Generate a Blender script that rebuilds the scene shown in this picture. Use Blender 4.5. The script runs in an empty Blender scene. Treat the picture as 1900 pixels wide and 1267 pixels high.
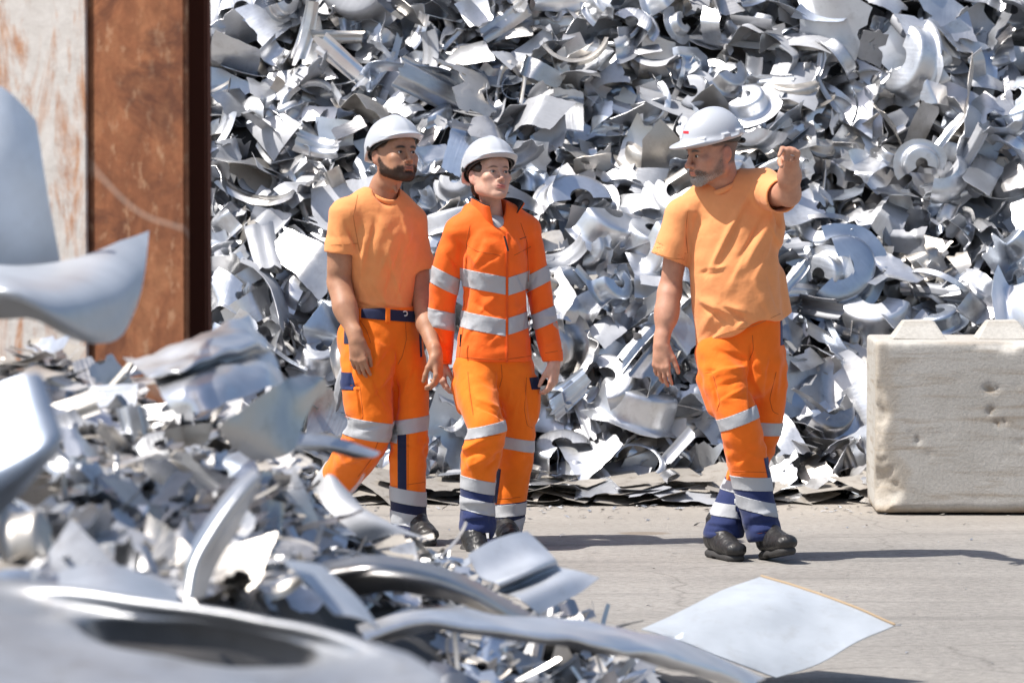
import bpy, bmesh, math, random
import numpy as np
from mathutils import Vector, Matrix

random.seed(7)
RNG = np.random.default_rng(11)
S = bpy.context.scene
COL = S.collection
R = math.radians

# ------------------------------------------------------------------ camera
PW, PH, FPX = 1900.0, 1267.0, 8400.0          # photograph size and focal length in its pixels
CAM_H, PITCH = 1.78, math.atan(390.0 / 8400.0)
cam_data = bpy.data.cameras.new('camera')
cam_data.sensor_width = 36.0
cam_data.lens = 36.0 * FPX / PW
cam_data.clip_start, cam_data.clip_end = 0.1, 2000.0
cam_data.dof.use_dof = True
cam_data.dof.focus_distance = 18.95
cam_data.dof.aperture_fstop = 5.6
cam = bpy.data.objects.new('camera', cam_data)
cam.location = (0, 0, CAM_H)
cam.rotation_euler = (math.pi / 2 - PITCH, 0, 0)
COL.objects.link(cam)
S.camera = cam

# ------------------------------------------------------------------ sky and sun
SUN_TO = Vector((-1.11, -0.30, 1.88)).normalized()          # direction towards the sun
elev = math.asin(SUN_TO.z)
world = bpy.data.worlds.new('World'); S.world = world; world.use_nodes = True
nt = world.node_tree
bg = nt.nodes['Background']
sky = nt.nodes.new('ShaderNodeTexSky'); sky.sky_type = 'NISHITA'; sky.sun_disc = False
sky.sun_elevation = elev
sky.sun_rotation = math.atan2(SUN_TO.x, SUN_TO.y)
sky.air_density = 1.0; sky.dust_density = 2.0; sky.ozone_density = 1.0
nt.links.new(sky.outputs[0], bg.inputs[0])
bg.inputs[1].default_value = 0.115
sl = bpy.data.lights.new('sun', 'SUN'); sl.energy = 5.0; sl.angle = R(0.55); sl.color = (1.0, 0.955, 0.89)
sun = bpy.data.objects.new('sun', sl); COL.objects.link(sun)
sun.location = (-6, -3, 12)
sun.rotation_euler = SUN_TO.to_track_quat('Z', 'Y').to_euler()
S.view_settings.view_transform = 'Standard'
S.view_settings.look = 'None'
S.view_settings.exposure = 0.42
S.view_settings.gamma = 1.0
S.view_settings.use_curve_mapping = False
S.cycles.use_denoising = True
S.cycles.max_bounces = 6
S.cycles.caustics_reflective = False
S.cycles.caustics_refractive = False
S.cycles.sample_clamp_indirect = 6.0

# ------------------------------------------------------------------ pixel -> place
_cp, _sp = math.cos(PITCH), math.sin(PITCH)
def at(px, py, Y):
    """point on the vertical plane y = Y seen at this pixel of the photograph"""
    u = (px - PW / 2) / FPX; v = (PH / 2 - py) / FPX
    dy = _cp + v * _sp; dz = -_sp + v * _cp
    t = Y / dy
    return Vector((u * t, Y, CAM_H + dz * t))
def on_ground(px, py, z=0.0):
    u = (px - PW / 2) / FPX; v = (PH / 2 - py) / FPX
    dy = _cp + v * _sp; dz = -_sp + v * _cp
    t = (z - CAM_H) / dz
    return Vector((u * t, dy * t, z))
def to_px(p):
    x, y, z = p[0], p[1], p[2] - CAM_H
    d = y * _cp - z * _sp
    return PW / 2 + FPX * x / d, PH / 2 - FPX * (y * _sp + z * _cp) / d

# ------------------------------------------------------------------ objects
def link(name, mesh, mats=None, parent=None, smooth=True):
    o = bpy.data.objects.new(name, mesh)
    COL.objects.link(o)
    if mats is not None:
        for m in (mats if isinstance(mats, (list, tuple)) else [mats]):
            mesh.materials.append(m)
    if smooth and len(mesh.polygons):
        mesh.polygons.foreach_set('use_smooth', np.ones(len(mesh.polygons), dtype=bool))
    if parent is not None:
        o.parent = parent
        o.matrix_parent_inverse = parent.matrix_world.inverted()
    return o
def tag(o, label=None, cat=None, group=None, kind=None):
    if label: o['label'] = label
    if cat: o['category'] = cat
    if group: o['group'] = group
    if kind: o['kind'] = kind
    return o
def empty(name, loc=(0, 0, 0)):
    o = bpy.data.objects.new(name, None); COL.objects.link(o); o.location = loc
    bpy.context.view_layer.update()
    return o
def mesh_np(name, V, Fq):
    """mesh from vertex array and an (n,4) or (n,3) index array (or a list of them)"""
    me = bpy.data.meshes.new(name)
    V = np.asarray(V, dtype=np.float32)
    fl = Fq if isinstance(Fq, list) else [Fq]
    fl = [np.asarray(f, dtype=np.int32) for f in fl if len(f)]
    me.vertices.add(len(V)); me.vertices.foreach_set('co', V.ravel())
    n_loops = sum(f.size for f in fl); n_p = sum(len(f) for f in fl)
    me.loops.add(n_loops); me.polygons.add(n_p)
    me.loops.foreach_set('vertex_index', np.concatenate([f.ravel() for f in fl]))
    starts, tot, s = [], [], 0
    for f in fl:
        k = f.shape[1]
        starts.append(s + k * np.arange(len(f))); s += f.size
    me.polygons.foreach_set('loop_start', np.concatenate(starts).astype(np.int32))
    me.update(calc_edges=True)
    me.validate()
    return me

# ------------------------------------------------------------------ materials
def new_mat(name):
    m = bpy.data.materials.new(name); m.use_nodes = True
    t = m.node_tree
    return m, t, t.nodes['Principled BSDF']
def nd(t, kind, **kw):
    n = t.nodes.new(kind)
    for k, v in kw.items():
        if k.startswith('i_'):
            key = k[2:]
            n.inputs[int(key) if key.isdigit() else key.replace('_', ' ')].default_value = v
        else: setattr(n, k, v)
    return n
def ramp(t, src, stops, interp='LINEAR'):
    n = t.nodes.new('ShaderNodeValToRGB'); e = n.color_ramp.elements
    n.color_ramp.interpolation = interp
    while len(e) < len(stops): e.new(0.5)
    for el, (p, c) in zip(e, stops):
        el.position = p
        el.color = (c, c, c, 1) if isinstance(c, (int, float)) else (*c[:3], 1)
    t.links.new(src, n.inputs[0])
    return n
def mixc(t, fac, a, b, mode='MIX'):
    n = t.nodes.new('ShaderNodeMix'); n.data_type = 'RGBA'; n.blend_type = mode
    for sock, v in ((n.inputs[0], fac), (n.inputs[6], a), (n.inputs[7], b)):
        if hasattr(v, 'links') or hasattr(v, 'is_linked'): t.links.new(v, sock)
        elif sock.type == 'RGBA': sock.default_value = (*v[:3], 1)
        else: sock.default_value = v
    return n.outputs[2]
def bump(t, bs, h, dist, strength=1.0, normal=None):
    b = nd(t, 'ShaderNodeBump'); b.inputs['Strength'].default_value = strength; b.inputs['Distance'].default_value = dist
    t.links.new(h, b.inputs['Height'])
    if normal is not None: t.links.new(normal, b.inputs['Normal'])
    t.links.new(b.outputs[0], bs.inputs['Normal'])
    return b.outputs[0]
def simple_mat(name, col, rough=0.6, metal=0.0, spec=0.5, coat=0.0):
    m, t, b = new_mat(name)
    b.inputs['Base Color'].default_value = (*col, 1); b.inputs['Roughness'].default_value = rough
    b.inputs['Metallic'].default_value = metal; b.inputs['Specular IOR Level'].default_value = spec
    b.inputs['Coat Weight'].default_value = coat; b.inputs['Coat Roughness'].default_value = 0.08
    return m

# ------------------------------------------------------------------ numpy noise
_LAT = np.random.default_rng(5).random((32, 32, 32)).astype(np.float32) * 2 - 1
def vnoise(P, freq=1.0, seed=0.0):
    q = np.asarray(P, dtype=np.float32) * freq + np.float32(seed * 7.31 + 100.0)
    i = np.floor(q).astype(np.int32); f = q - i
    f = f * f * (3 - 2 * f)
    i0 = i & 31; i1 = (i + 1) & 31
    a = _LAT
    def L(x, y, z): return a[x, y, z]
    x0, y0, z0 = i0[..., 0], i0[..., 1], i0[..., 2]; x1, y1, z1 = i1[..., 0], i1[..., 1], i1[..., 2]
    fx, fy, fz = f[..., 0], f[..., 1], f[..., 2]
    c00 = L(x0, y0, z0) * (1 - fx) + L(x1, y0, z0) * fx
    c10 = L(x0, y1, z0) * (1 - fx) + L(x1, y1, z0) * fx
    c01 = L(x0, y0, z1) * (1 - fx) + L(x1, y0, z1) * fx
    c11 = L(x0, y1, z1) * (1 - fx) + L(x1, y1, z1) * fx
    return (c00 * (1 - fy) + c10 * fy) * (1 - fz) + (c01 * (1 - fy) + c11 * fy) * fz
def fnoise(P, freq, octaves=3, seed=0.0):
    s, a = 0.0, 1.0
    for k in range(octaves):
        s = s + a * vnoise(P, freq, seed + k * 3.7); freq *= 2.0; a *= 0.5
    return s

# ------------------------------------------------------------------ implicit modelling
def nrm(v):
    v = np.asarray(v, dtype=np.float64); return v / (np.linalg.norm(v) + 1e-12)
class Vol:
    """distance field on a grid; shapes are blended in, then a surface is drawn through zero"""
    def __init__(s, lo, hi, h):
        s.h = h; s.lo = np.array(lo, dtype=np.float64)
        n = np.ceil((np.array(hi) - s.lo) / h).astype(int) + 1
        s.n = n
        s.ax = [(s.lo[k] + h * np.arange(n[k])).astype(np.float32) for k in range(3)]
        s.f = np.full(tuple(n), 0.2, dtype=np.float32)
    def _sub(s, lo, hi):
        i0 = np.clip(np.floor((np.asarray(lo) - s.lo) / s.h).astype(int), 0, s.n)
        i1 = np.clip(np.ceil((np.asarray(hi) - s.lo) / s.h).astype(int) + 1, 0, s.n)
        if np.any(i1 <= i0): return None, None
        sl = tuple(slice(a, b) for a, b in zip(i0, i1))
        P = np.stack(np.meshgrid(*[s.ax[k][sl[k]] for k in range(3)], indexing='ij'), axis=-1)
        return sl, P
    def _merge(s, sl, d, k, op):
        f = s.f[sl]
        if op == 'add':
            if k > 0:
                h = np.maximum(k - np.abs(f - d), 0) / k
                s.f[sl] = np.minimum(f, d) - h * h * k * 0.25
            else: s.f[sl] = np.minimum(f, d)
        elif op == 'sub':
            d = -d
            if k > 0:
                h = np.maximum(k - np.abs(f - d), 0) / k
                s.f[sl] = np.maximum(f, d) + h * h * k * 0.25
            else: s.f[sl] = np.maximum(f, d)
    def shape(s, fn, lo, hi, k=0.0, op='add'):
        sl, P = s._sub(np.asarray(lo) - k - 3 * s.h, np.asarray(hi) + k + 3 * s.h)
        if sl is None: return
        s._merge(sl, fn(P).astype(np.float32), k, op)
    def cone(s, a, b, r1, r2, k=0.0, op='add', side=None, flat=1.0):
        """round cone; `flat` squeezes it along direction `side`"""
        a = np.array(a, dtype=np.float64); b = np.array(b, dtype=np.float64); r = max(r1, r2) / min(1.0, flat) * 1.05
        ab = b - a; L2 = max(ab @ ab, 1e-9)
        sd = None
        if side is not None:
            sd = np.array(side, dtype=np.float64); sd = nrm(sd - ab * (sd @ ab) / L2)
        def fn(P):
            q = P - a.astype(np.float32)
            t = np.clip((q @ ab.astype(np.float32)) / np.float32(L2), 0, 1)
            q = q - t[..., None] * ab.astype(np.float32)
            rr = r1 + (r2 - r1) * t
            if sd is None: return np.sqrt((q * q).sum(-1)) - rr
            c = q @ sd.astype(np.float32)
            o = (q * q).sum(-1) - c * c
            return (np.sqrt(np.maximum(o, 0) + (c / flat) ** 2) - rr) * min(1.0, flat)
        s.shape(fn, np.minimum(a, b) - r, np.maximum(a, b) + r, k, op)
    def chain(s, pts, rad, k=0.01, op='add', side=None, flat=1.0, kk=None):
        for i in range(len(pts) - 1):
            s.cone(pts[i], pts[i + 1], rad[i], rad[i + 1], k if i == 0 or kk is None else kk, op, side, flat)
    def ell(s, c, r, k=0.0, op='add', M=None):
        c = np.array(c, dtype=np.float64); r = np.array(r, dtype=np.float64); m = r.max()
        Mi = None if M is None else np.array(M, dtype=np.float64)[:3, :3]
        def fn(P):
            q = P - c.astype(np.float32)
            if Mi is not None: q = q @ Mi.astype(np.float32)
            k0 = np.sqrt(((q / r.astype(np.float32)) ** 2).sum(-1))
            k1 = np.sqrt(((q / (r * r).astype(np.float32)) ** 2).sum(-1)) + 1e-6
            return k0 * (k0 - 1) / k1
        s.shape(fn, c - m, c + m, k, op)
    def loft(s, pts, rx, ry, xdir, k=0.0, op='add', p=2.0):
        """tube along pts whose cross-section half-axes rx (along xdir) and ry vary smoothly"""
        pts = np.array(pts, dtype=np.float64); n = len(pts)
        T = 6
        u = np.linspace(0, n - 1, (n - 1) * T + 1)
        def ip(a):
            a = np.array(a, dtype=np.float64).reshape(n, -1)
            out = np.zeros((len(u), a.shape[1]))
            for j, uu in enumerate(u):
                i = min(int(uu), n - 2); t = uu - i
                p0, p1, p2, p3 = a[max(i - 1, 0)], a[i], a[i + 1], a[min(i + 2, n - 1)]
                out[j] = 0.5 * ((2 * p1) + (-p0 + p2) * t + (2 * p0 - 5 * p1 + 4 * p2 - p3) * t * t + (-p0 + 3 * p1 - 3 * p2 + p3) * t ** 3)
            return out
        C = ip(pts); RX = ip(rx)[:, 0]; RY = ip(ry)[:, 0]
        XD = np.array(xdir, dtype=np.float64)
        if XD.ndim == 1: XD = np.tile(XD, (n, 1))
        XD = ip(XD)
        m = max(RX.max(), RY.max())
        lo = C.min(0) - m; hi = C.max(0) + m
        sl, P = s._sub(lo - k - 3 * s.h, hi + k + 3 * s.h)
        if sl is None: return
        shp = P.shape[:3]; Pf = P.reshape(-1, 3)
        best = np.full(len(Pf), 1e9, dtype=np.float32)
        for j in range(len(u) - 1):
            a, b = C[j], C[j + 1]; ab = b - a; L2 = ab @ ab
            if L2 < 1e-10: continue
            mm = max(RX[j], RY[j], RX[j + 1], RY[j + 1]) + k + 4 * s.h
            blo, bhi = np.minimum(a, b) - mm, np.maximum(a, b) + mm
            i0 = np.clip(np.floor((blo - s.lo) / s.h).astype(int) - [x.start for x in sl], 0, shp)
            i1 = np.clip(np.ceil((bhi - s.lo) / s.h).astype(int) + 1 - [x.start for x in sl], 0, shp)
            if np.any(i1 <= i0): continue
            ss = tuple(slice(x, y) for x, y in zip(i0, i1))
            Q = P[ss] - a.astype(np.float32)
            t = np.clip(Q @ (ab / L2).astype(np.float32), 0, 1)
            q = Q - t[..., None] * ab.astype(np.float32)
            tx = nrm(ab); xd = nrm(XD[j] - tx * (XD[j] @ tx)); yd = np.cross(tx, xd)
            rx_ = (RX[j] + (RX[j + 1] - RX[j]) * t); ry_ = (RY[j] + (RY[j + 1] - RY[j]) * t)
            cx = q @ xd.astype(np.float32); cy = q @ yd.astype(np.float32); cz = q @ tx.astype(np.float32)
            if p == 2.0: e = np.sqrt((cx / rx_) ** 2 + (cy / ry_) ** 2 + (cz / np.minimum(rx_, ry_)) ** 2)
            else: e = (np.abs(cx / rx_) ** p + np.abs(cy / ry_) ** p + np.abs(cz / np.minimum(rx_, ry_)) ** p) ** (1 / p)
            d = (e - 1) * np.minimum(rx_, ry_)
            B = best.reshape(shp)
            B[ss] = np.minimum(B[ss], d)
        s._merge(sl, best.reshape(shp), k, op)
    def half(s, p, n, k=0.0):
        """cut away everything on the side of plane (p, n) that n points to"""
        p = np.array(p, dtype=np.float32); n = nrm(n).astype(np.float32)
        d = ((s.ax[0] - p[0]) * n[0])[:, None, None] + ((s.ax[1] - p[1]) * n[1])[None, :, None] + ((s.ax[2] - p[2]) * n[2])[None, None, :]
        f = s.f
        if k > 0:
            h = np.maximum(k - np.abs(f - d), 0) / k
            s.f = np.maximum(f, d) + h * h * k * 0.25
        else: s.f = np.maximum(f, d)
    def mesh(s, name, smooth=1):
        V, Q = surface_nets(s.f, s.lo, s.h)
        if smooth and len(V): V = lap(V, Q, smooth)
        return V, Q
def surface_nets(f, lo, h):
    sg = f < 0
    c = np.zeros(tuple(np.array(f.shape) - 1), dtype=np.int8)
    for dx in (0, 1):
        for dy in (0, 1):
            for dz in (0, 1):
                c += sg[dx:dx + c.shape[0], dy:dy + c.shape[1], dz:dz + c.shape[2]]
    act = (c > 0) & (c < 8)
    ids = np.full(c.shape, -1, dtype=np.int32)
    idx = np.argwhere(act)
    ids[act] = np.arange(len(idx))
    acc = np.zeros((len(idx), 3)); cnt = np.zeros(len(idx))
    offs = [(x, y, z) for x in (0, 1) for y in (0, 1) for z in (0, 1)]
    val = {o: f[idx[:, 0] + o[0], idx[:, 1] + o[1], idx[:, 2] + o[2]] for o in offs}
    for o in offs:
        for axx in range(3):
            if o[axx] == 1: continue
            o2 = list(o); o2[axx] = 1; o2 = tuple(o2)
            a, b = val[o], val[o2]
            m = (a < 0) != (b < 0)
            t = np.where(m, a / np.where(m, a - b, 1), 0)
            p = np.array(o, dtype=np.float64)[None, :].repeat(len(idx), 0); p[:, axx] += t
            acc[m] += p[m]; cnt[m] += 1
    V = lo + h * (idx + acc / cnt[:, None])
    quads = []
    for axx in range(3):
        a = [slice(None)] * 3; b = [slice(None)] * 3
        a[axx] = slice(0, -1); b[axx] = slice(1, None)
        s0, s1 = sg[tuple(a)], sg[tuple(b)]
        e = np.argwhere(s0 != s1)
        u, v = (axx + 1) % 3, (axx + 2) % 3
        ok = (e[:, u] > 0) & (e[:, v] > 0) & (e[:, u] < f.shape[u] - 1) & (e[:, v] < f.shape[v] - 1)
        e = e[ok]
        if not len(e): continue
        inside = s0[e[:, 0], e[:, 1], e[:, 2]]
        def cell(du, dv):
            q = e.copy(); q[:, u] += du; q[:, v] += dv
            return ids[q[:, 0], q[:, 1], q[:, 2]]
        q = np.stack([cell(-1, -1), cell(0, -1), cell(0, 0), cell(-1, 0)], axis=1)
        q[~inside] = q[~inside][:, ::-1]
        quads.append(q)
    return V, np.concatenate(quads)
def lap(V, Q, n=1, lam=0.5):
    E = np.concatenate([Q[:, [0, 1]], Q[:, [1, 2]], Q[:, [2, 3]], Q[:, [3, 0]]])
    ia = np.concatenate([E[:, 0], E[:, 1]]); ib = np.concatenate([E[:, 1], E[:, 0]]); m = len(V)
    cnt = np.maximum(np.bincount(ia, minlength=m), 1)
    for _ in range(n):
        acc = np.stack([np.bincount(ia, V[ib, k], minlength=m) for k in range(3)], 1)
        V = V + lam * (acc / cnt[:, None] - V)
    return V
def vnormals(V, Q):
    n = np.cross(V[Q[:, 2]] - V[Q[:, 0]], V[Q[:, 3]] - V[Q[:, 1]])
    N = np.zeros_like(V)
    for k in range(4):
        for a in range(3): N[:, a] += np.bincount(Q[:, k], n[:, a], minlength=len(V))
    return N / (np.linalg.norm(N, axis=1, keepdims=True) + 1e-12)
def keep(V, Q, mask):
    """only the faces whose corners all satisfy mask"""
    q = Q[mask[Q].all(1)]
    u, inv = np.unique(q.ravel(), return_inverse=True)
    return V[u], inv.reshape(q.shape)
def color_attr(me, C, name='tint'):
    a = me.color_attributes.new(name, 'FLOAT_COLOR', 'POINT')
    C = np.asarray(C, dtype=np.float32)
    if C.shape[1] == 3: C = np.concatenate([C, np.ones((len(C), 1), np.float32)], 1)
    a.data.foreach_set('color', C.ravel())
def sheet_mesh(G, thick):
    """closed thin sheet from a grid of points G (nu, nv, 3): two faces and a rim with its own corners"""
    nu, nv = G.shape[:2]
    du = np.gradient(G, axis=0); dv = np.gradient(G, axis=1)
    N = np.cross(du, dv); N /= (np.linalg.norm(N, axis=-1, keepdims=True) + 1e-9)
    A = (G + N * thick / 2).reshape(-1, 3); B = (G - N * thick / 2).reshape(-1, 3)
    ii = np.arange(nu * nv).reshape(nu, nv)
    q = np.stack([ii[:-1, :-1], ii[1:, :-1], ii[1:, 1:], ii[:-1, 1:]], -1).reshape(-1, 4)
    loop = np.concatenate([ii[:, 0], ii[-1, 1:], ii[-2::-1, -1], ii[0, -2:0:-1]])
    n = nu * nv; m = len(loop)
    V = np.concatenate([A, B, A[loop], B[loop]])
    k = np.arange(m); k2 = (k + 1) % m
    rim = np.stack([2 * n + k, 2 * n + k2, 2 * n + m + k2, 2 * n + m + k], -1)
    return V, np.concatenate([q, q[:, ::-1] + n, rim[:, ::-1]])
def tube(name, pts, r, mat, parent, sq=(1, 1, 1), n=8):
    """plain round cord through points, closed when the ends meet"""
    P = np.array(pts, float); closed = np.linalg.norm(P[0] - P[-1]) < 1e-6
    if closed: P = P[:-1]
    m = len(P)
    T = np.roll(P, -1, 0) - np.roll(P, 1, 0) if closed else np.gradient(P, axis=0)
    T /= np.linalg.norm(T, axis=1, keepdims=True)
    A = np.cross(T, (0, 0, 1.0)); bad = np.linalg.norm(A, axis=1) < .1; A[bad] = np.cross(T[bad], (0, 1.0, 0)); A /= np.linalg.norm(A, axis=1, keepdims=True)
    B = np.cross(T, A)
    a = np.linspace(0, 2 * np.pi, n, endpoint=False)
    V = P[:, None] + (A[:, None] * np.cos(a)[None, :, None] * sq[0] + B[:, None] * np.sin(a)[None, :, None] * sq[2]) * r
    ii = np.arange(m * n).reshape(m, n)
    nxt = np.roll(ii, -1, 0) if closed else ii[1:]; cur = ii if closed else ii[:-1]
    q = np.stack([cur, nxt, np.roll(nxt, -1, 1), np.roll(cur, -1, 1)], -1).reshape(-1, 4)
    return link(name, mesh_np(name, V.reshape(-1, 3), q[:, ::-1]), mat, parent)

# ================================================================== SETTING
# ------------------------------------------------------------------ metal
def alu_mat(name, col, rough, metal=0.9, dirt=0.15, dirt_col=(0.16, 0.13, 0.10), streak=0.5):
    m, t, b = new_mat(name)
    tc = nd(t, 'ShaderNodeTexCoord'); oi = nd(t, 'ShaderNodeObjectInfo')
    mp = nd(t, 'ShaderNodeMapping'); t.links.new(tc.outputs['Object'], mp.inputs[0])
    t.links.new(oi.outputs['Random'], mp.inputs[1])
    n1 = nd(t, 'ShaderNodeTexNoise', i_Scale=5.0, i_Detail=4.0, i_Roughness=0.6); t.links.new(mp.outputs[0], n1.inputs[0])
    st = nd(t, 'ShaderNodeMapping'); st.inputs['Scale'].default_value = (3, 60, 12); t.links.new(tc.outputs['Object'], st.inputs[0])
    n2 = nd(t, 'ShaderNodeTexNoise', i_Scale=1.0, i_Detail=2.0); t.links.new(st.outputs[0], n2.inputs[0])
    n3 = nd(t, 'ShaderNodeTexNoise', i_Scale=14.0, i_Detail=5.0, i_Roughness=0.7); t.links.new(mp.outputs[0], n3.inputs[0])
    v = ramp(t, n1.outputs[0], [(0.3, tuple(c * 0.86 for c in col)), (0.7, tuple(min(1, c * 1.06) for c in col))])
    d = ramp(t, n3.outputs[0], [(0.52, 0.0), (0.74, dirt)])
    c = mixc(t, d.outputs[0], v.outputs[0], dirt_col)
    val = nd(t, 'ShaderNodeMapRange'); val.inputs[3].default_value = 0.74; val.inputs[4].default_value = 1.08
    t.links.new(oi.outputs['Random'], val.inputs[0])
    hs = nd(t, 'ShaderNodeHueSaturation'); t.links.new(c, hs.inputs['Color']); t.links.new(val.outputs[0], hs.inputs['Value'])
    t.links.new(hs.outputs[0], b.inputs['Base Color'])
    rr = nd(t, 'ShaderNodeMapRange'); rr.inputs[3].default_value = max(0.05, rough - 0.12); rr.inputs[4].default_value = rough + 0.14
    t.links.new(n1.outputs[0], rr.inputs[0]); t.links.new(rr.outputs[0], b.inputs['Roughness'])
    b.inputs['Metallic'].default_value = metal
    bump(t, b, n2.outputs[0], 0.0030 * streak, 0.8)
    return m
ALU = [alu_mat('aluminium_bright', (0.82, 0.83, 0.855), 0.37, 0.93, 0.15),
       alu_mat('aluminium_satin', (0.73, 0.745, 0.775), 0.43, 0.92, 0.28),
       alu_mat('aluminium_pale', (0.54, 0.55, 0.58), 0.54, 0.35, 0.25),
       alu_mat('aluminium_dull', (0.64, 0.635, 0.635), 0.40, 0.97, 0.4, (0.20, 0.16, 0.12)),
       alu_mat('aluminium_grey', (0.52, 0.51, 0.505), 0.34, 1.0, 0.35),
       alu_mat('aluminium_warm', (0.62, 0.585, 0.54), 0.44, 0.85, 0.4, (0.26, 0.21, 0.16)),
       alu_mat('aluminium_blue', (0.60, 0.66, 0.75), 0.34, 0.95, 0.15)]
CORE_NEAR = simple_mat('gap_shade_black', (0.035, 0.032, 0.030), 0.7)  # near-black core, paints shade into the gaps and opening of the near heap
ALU_DIRTY = alu_mat('aluminium_dirty', (0.44, 0.405, 0.36), 0.6, 0.4, 0.75, (0.16, 0.12, 0.085))
ALU_HERO = alu_mat('aluminium_sheet', (0.58, 0.61, 0.66), 0.42, 0.65, 0.22)
ALU_PRESS = alu_mat('aluminium_pressing', (0.44, 0.45, 0.47), 0.42, 0.75, 0.5, (0.22, 0.19, 0.16))
CORE_MAT = alu_mat('aluminium_deep', (0.22, 0.215, 0.21), 0.6, 0.6, 0.5, (0.03, 0.027, 0.025))  # dark core colour stands in for shade deep between the pieces

# ------------------------------------------------------------------ ground
def ground_mat():
    m, t, b = new_mat('worn_concrete')
    tc = nd(t, 'ShaderNodeTexCoord')
    n1 = nd(t, 'ShaderNodeTexNoise', i_Scale=0.9, i_Detail=5.0, i_Roughness=0.6); t.links.new(tc.outputs['Object'], n1.inputs[0])
    n2 = nd(t, 'ShaderNodeTexNoise', i_Scale=26.0, i_Detail=8.0, i_Roughness=0.8); t.links.new(tc.outputs['Object'], n2.inputs[0])
    st = nd(t, 'ShaderNodeMapping'); st.inputs['Scale'].default_value = (0.9, 1.6, 1.0); t.links.new(tc.outputs['Object'], st.inputs[0])
    n3 = nd(t, 'ShaderNodeTexNoise', i_Scale=1.3, i_Detail=5.0, i_Roughness=0.65); t.links.new(st.outputs[0], n3.inputs[0])
    vo = nd(t, 'ShaderNodeTexVoronoi', i_Scale=150.0); t.links.new(tc.outputs['Object'], vo.inputs[0])
    c1 = ramp(t, n1.outputs[0], [(0.3, (0.272, 0.256, 0.237)), (0.7, (0.362, 0.341, 0.316))])
    c2 = ramp(t, n3.outputs[0], [(0.42, 0.0), (0.7, 0.55)])
    c = mixc(t, c2.outputs[0], c1.outputs[0], (0.235, 0.222, 0.208))
    g = ramp(t, n2.outputs[0], [(0.32, 0.50), (0.5, 1.0), (0.68, 1.28)])
    c = mixc(t, 0.75, c, g.outputs[0], 'MULTIPLY')
    sp = ramp(t, vo.outputs['Distance'], [(0.0, 0.0), (0.12, 1.0)])
    c = mixc(t, 0.25, c, sp.outputs[0], 'MULTIPLY')
    # an oily brown stain on the concrete
    P = on_ground(1195, 989)
    mp = nd(t, 'ShaderNodeMapping'); mp.inputs['Location'].default_value = (-P.x / 0.14, -P.y / 0.10, 0)
    mp.inputs['Scale'].default_value = (1 / 0.14, 1 / 0.10, 1); t.links.new(tc.outputs['Object'], mp.inputs[0])
    gr = nd(t, 'ShaderNodeTexGradient', gradient_type='SPHERICAL'); t.links.new(mp.outputs[0], gr.inputs[0])
    sr = ramp(t, gr.outputs[0], [(0.05, 0.0), (0.3, 0.65)])
    c = mixc(t, sr.outputs[0], c, (0.17, 0.125, 0.085))
    # paler dust towards the foot of the heap
    sx = nd(t, 'ShaderNodeSeparateXYZ'); t.links.new(tc.outputs['Object'], sx.inputs[0])
    mr = nd(t, 'ShaderNodeMapRange'); mr.inputs[1].default_value = 19.4; mr.inputs[2].default_value = 21.8; mr.inputs[4].default_value = 0.55
    t.links.new(sx.outputs[1], mr.inputs[0])
    c = mixc(t, mr.outputs[0], c, (0.46, 0.405, 0.345))
    # tyre rubber dragged along the yard, and hairline cracks
    tm = nd(t, 'ShaderNodeMapping'); tm.inputs['Scale'].default_value = (0.35, 3.2, 1.0); tm.inputs['Rotation'].default_value = (0, 0, 0.12); t.links.new(tc.outputs['Object'], tm.inputs[0])
    n6 = nd(t, 'ShaderNodeTexNoise', i_Scale=1.0, i_Detail=3.0, i_Roughness=0.55); t.links.new(tm.outputs[0], n6.inputs[0])
    tr = ramp(t, n6.outputs[0], [(0.58, 0.0), (0.66, 0.30)])
    c = mixc(t, tr.outputs[0], c, (0.13, 0.125, 0.12))
    vc = nd(t, 'ShaderNodeTexVoronoi', feature='DISTANCE_TO_EDGE', i_Scale=0.55); wn = nd(t, 'ShaderNodeTexNoise', i_Scale=2.2, i_Detail=4.0)
    t.links.new(tc.outputs['Object'], wn.inputs[0])
    wm = mixc(t, 0.22, tc.outputs['Object'], wn.outputs[1]); t.links.new(wm, vc.inputs[0])
    ck = ramp(t, vc.outputs[0], [(0.0, 0.32), (0.005, 0.0)])
    c = mixc(t, ck.outputs[0], c, (0.08, 0.072, 0.065))
    t.links.new(c, b.inputs['Base Color'])
    b.inputs['Roughness'].default_value = 0.9; b.inputs['Specular IOR Level'].default_value = 0.25
    bump(t, b, n2.outputs[0], 0.012, 0.9)
    return m
gv = np.array([(-400, -400, 0), (400, -400, 0), (400, 400, 0), (-400, 400, 0)], float)
ground = link('ground', mesh_np('ground', gv, np.array([[0, 1, 2, 3]])), ground_mat(), smooth=False)
tag(ground, kind='structure', label='pale worn concrete yard floor')

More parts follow.
